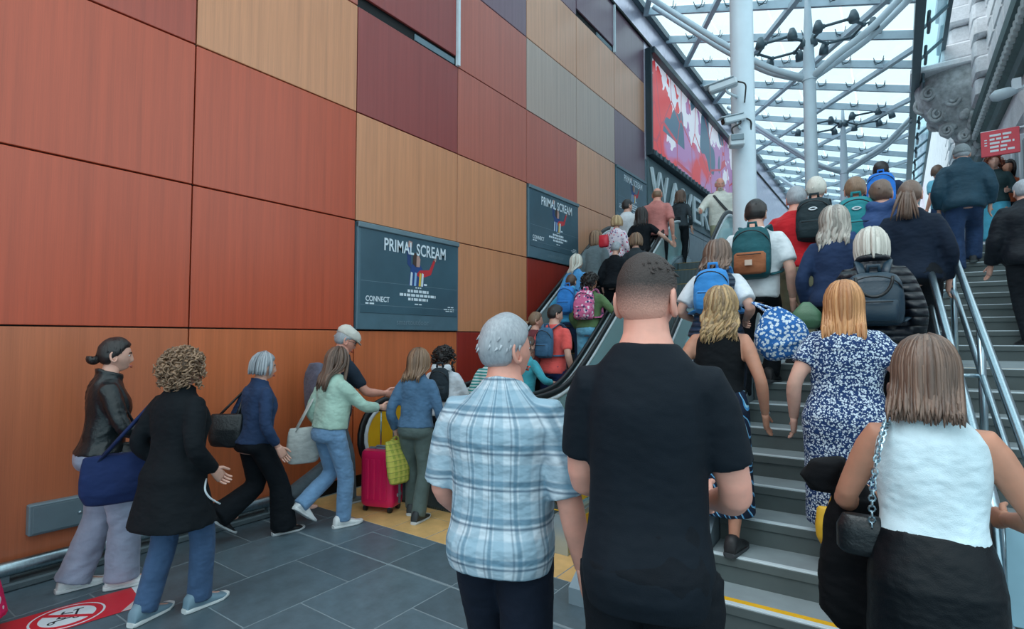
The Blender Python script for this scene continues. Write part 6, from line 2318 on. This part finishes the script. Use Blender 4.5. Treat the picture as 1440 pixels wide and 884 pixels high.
e8 = esc('grey-haired person in a black top bowing on the escalator', 866, 338, 1.60, 7.7, seed=47, hair=('short', 'grey', {}), head=(0, 20), lean=8,
         top=dict(name='top', mat=BLK, sleeve=.95, hem=.5, off=.02))
e9 = esc('fair-haired woman in white blouse with pink flowers on the escalator', 867, 303, 1.64, 8.8, seed=48, hair=('bob', 'blonde', dict(L=.05)),
         top=dict(name='blouse', mat=spotted('pink_white_blouse', (226, 214, 224), (206, 70, 110), 22, .34, (120, 110, 150)), sleeve=.9, hem=.5, off=.022))
tote('crimson bag at the side of the floral blouse', 'handbag', Matrix.Translation(at_t(849, 330, 8.5)),   .16, .20, .10, plain('crimson_leather', (196, 36, 56), .45), (0, 0, .2), cat='handbag', world=e9['arm'][0][1] + Vector((0, 0, .04)))
e10 = esc('dark-haired person in white shirt beside the highest poster', 882, 280, 1.70, 9.3, seed=49, sex='m', hair=('short', 'dark', {}), head=(-30, 0),
          top=dict(name='shirt', mat=fabric('white_shirt', (222, 226, 230)), sleeve=.9, hem=.5, off=.02))
e11 = esc('woman with long dark hair in black top reaching for the escalator rail', 902, 291, 1.66, 8.4, seed=50, hair=('long', 'dark', dict(L=.26)), skin='fair',
          top=dict(name='top', mat=BLK, sleeve=.36, hem=.5, off=.016), arms=((-.13, .05, .5), (.26, .16, .62)))
e12 = esc('man in dusty pink shirt near the top of the escalator', 924, 262, 1.80, 9.1, seed=51, sex='m', girth=1.08, hair=('bald', 'lbrown', {}), skin='pink',
          top=dict(name='shirt', mat=fabric('dusty_pink', (196, 124, 118)), sleeve=.5, hem=.49, off=.02, soff=.02))
e13 = esc('person with light brown hair just behind the black-shirted man', 894, 324, 1.56, 7.6, seed=52, hair=('bob', 'lbrown', dict(L=.06)), top=dict(name='top', mat=fabric('dark_grey_jersey', (50, 58, 64)), sleeve=.9, hem=.5))
e14 = esc('person with dark brown hair leaving the top of the escalator', 957, 290, 1.60, 10.4, seed=53, hair=('long', 'brown', dict(L=.18)), top=dict(name='top', mat=fabric('dark_grey_jersey', (50, 58, 64)), sleeve=.9, hem=.5))
_q = at_t(1012, 250, 10.4)
e15 = person('bearded older man in white shirt with a dark shoulder strap facing down the steps', Vector((_q.x, _q.y, L2Z)), _q.z - L2Z if 1.6 < _q.z - L2Z < 1.9 else 1.74, 196, sex='m', girth=1.12, seed=54, lean=4, head=(8, 16), skin='pink', faceparts=True,
             hair=('bald', 'white', {}), dist=5.0, top=dict(name='shirt', mat=fabric('cream_linen', (220, 218, 208)), sleeve=.95, hem=.46, off=.026, soff=.022, collar=.014, loose=1.05),
             bottom=dict(kind=T, mat=fabric('khaki', (146, 146, 120))), shoes=BLKS, arms=((-.12, .10, .55), (.20, .20, .60)))
b_ = MB().sphere((0, .062, -.085), (.048, .036, .042), 12, 8).build('beard', hair_mat(*HAIRS['white']), e15['root'], 'all')
b_.matrix_local = e15['M'].inverted() @ e15['HM']
o = empty('shoulder_strap_bag', e15['T'])
tag(o, 'dark strap bag worn across the white-shirted older man', 'bag')
MB().tube(soften([(.13, -.02, .835 * 1.74), (.10, .13, .78 * 1.74), (.0, .175, .70 * 1.74), (-.14, .16, .60 * 1.74), (-.20, .0, .55 * 1.74)], .06), .024, 8, flat=(1, .3), up=(0, 1, 0)).build('strap', M_rubber, o, 'all')
link('bag_body', bev_box((-.30, -.12, .44 * 1.74), (-.20, .12, .56 * 1.74), .02).mesh('bag_body'), M_rubber, o)


def suitcase(M, label, rgb, w=.36, h=.52, d=.23, handle=.42):
    o = empty('suitcase', M)
    tag(o, label, 'suitcase')
    mt = plain('shell_%d_%d_%d' % rgb, rgb, .28, spec=.6, var=.05)
    mb = MB()
    zs = [(.055, .9), (.075, .98), (.11, 1), (h, 1), (h + .035, .98), (h + .055, .9)]
    mb.rings([ering((0, 0, z), w / 2 * k, d / 2 * k, 32, 6) for z, k in zs])
    mb.build('shell', mt, o, True)
    for x in (-w * .27, -w * .09, w * .09, w * .27):
        for s in (-1, 1):
            bev_box((x - .018, s * d / 2 - .006, .12), (x + .018, s * d / 2 + .006, h - .02), .004).build('rib', mt, o)
    band = [(w / 2 * math.cos(a) * 0 + 0, 0, 0) for a in (0,)]
    MB().tube([(-w / 2 - .002, 0, .08), (-w / 2 - .002, 0, h), (-w / 2 + .05, 0, h + .056), (w / 2 - .05, 0, h + .056), (w / 2 + .002, 0, h), (w / 2 + .002, 0, .08)], .020, 8, flat=(1, .35), up=(0, 1, 0)).build('seam_band', M_grey, o, 'all')
    for s in (-1, 1):
        for zz in (.16, h - .08):
            bev_box((s * w / 2 - .012, -.035, zz - .015), (s * w / 2 + .012, .035, zz + .015), .004).build('latch', M_alu, o)
    for sx in (-1, 1):
        for sy in (-1, 1):
            wo = MB().tube([(sx * (w / 2 - .05), sy * (d / 2 - .04), .055), (sx * (w / 2 - .05), sy * (d / 2 - .04), .085)], .026, 10).build('caster', M_grey, o, True)
            MB().tube([(sx * (w / 2 - .05) - .014, sy * (d / 2 - .04), .030), (sx * (w / 2 - .05) + .014, sy * (d / 2 - .04), .030)], .029, 14).build('wheel', M_rubber, wo, True)
        if handle:
            MB().tube([(sx * .07, d / 2 - .03, h), (sx * .07, d / 2 - .03, h + handle)], .008, 8).build('handle_rod', M_steel, o, 'all')
    if handle:
        MB().tube([(-.09, d / 2 - .03, h + handle), (.09, d / 2 - .03, h + handle)], .015, 10).build('handle_grip', M_rubber, o, 'all')
    MB().tube(soften([(-.07, 0, h + .055), (-.06, 0, h + .085), (.06, 0, h + .085), (.07, 0, h + .055)], .02), .010, 8).build('top_handle', M_grey, o, 'all')
    return o


sc = on_z(537, 716, 0)
suitcase(Matrix.Translation((sc.x, sc.y, 0)) @ Matrix.Rotation(R(18), 4, 'Z'), 'bright pink hard-shell suitcase rolling beside the escalator entrance', (216, 24, 84))
q = e15['M'] @ Vector((-.20, .32, 0))
suitcase(Matrix.Translation((q.x, q.y, L2Z)) @ Matrix.Rotation(R(10), 4, 'Z'), 'pale grey suitcase in front of the older man at the escalator top', (186, 192, 202), .40, .62, .25, .3)

bpy.data.scenes.remove(TMP)
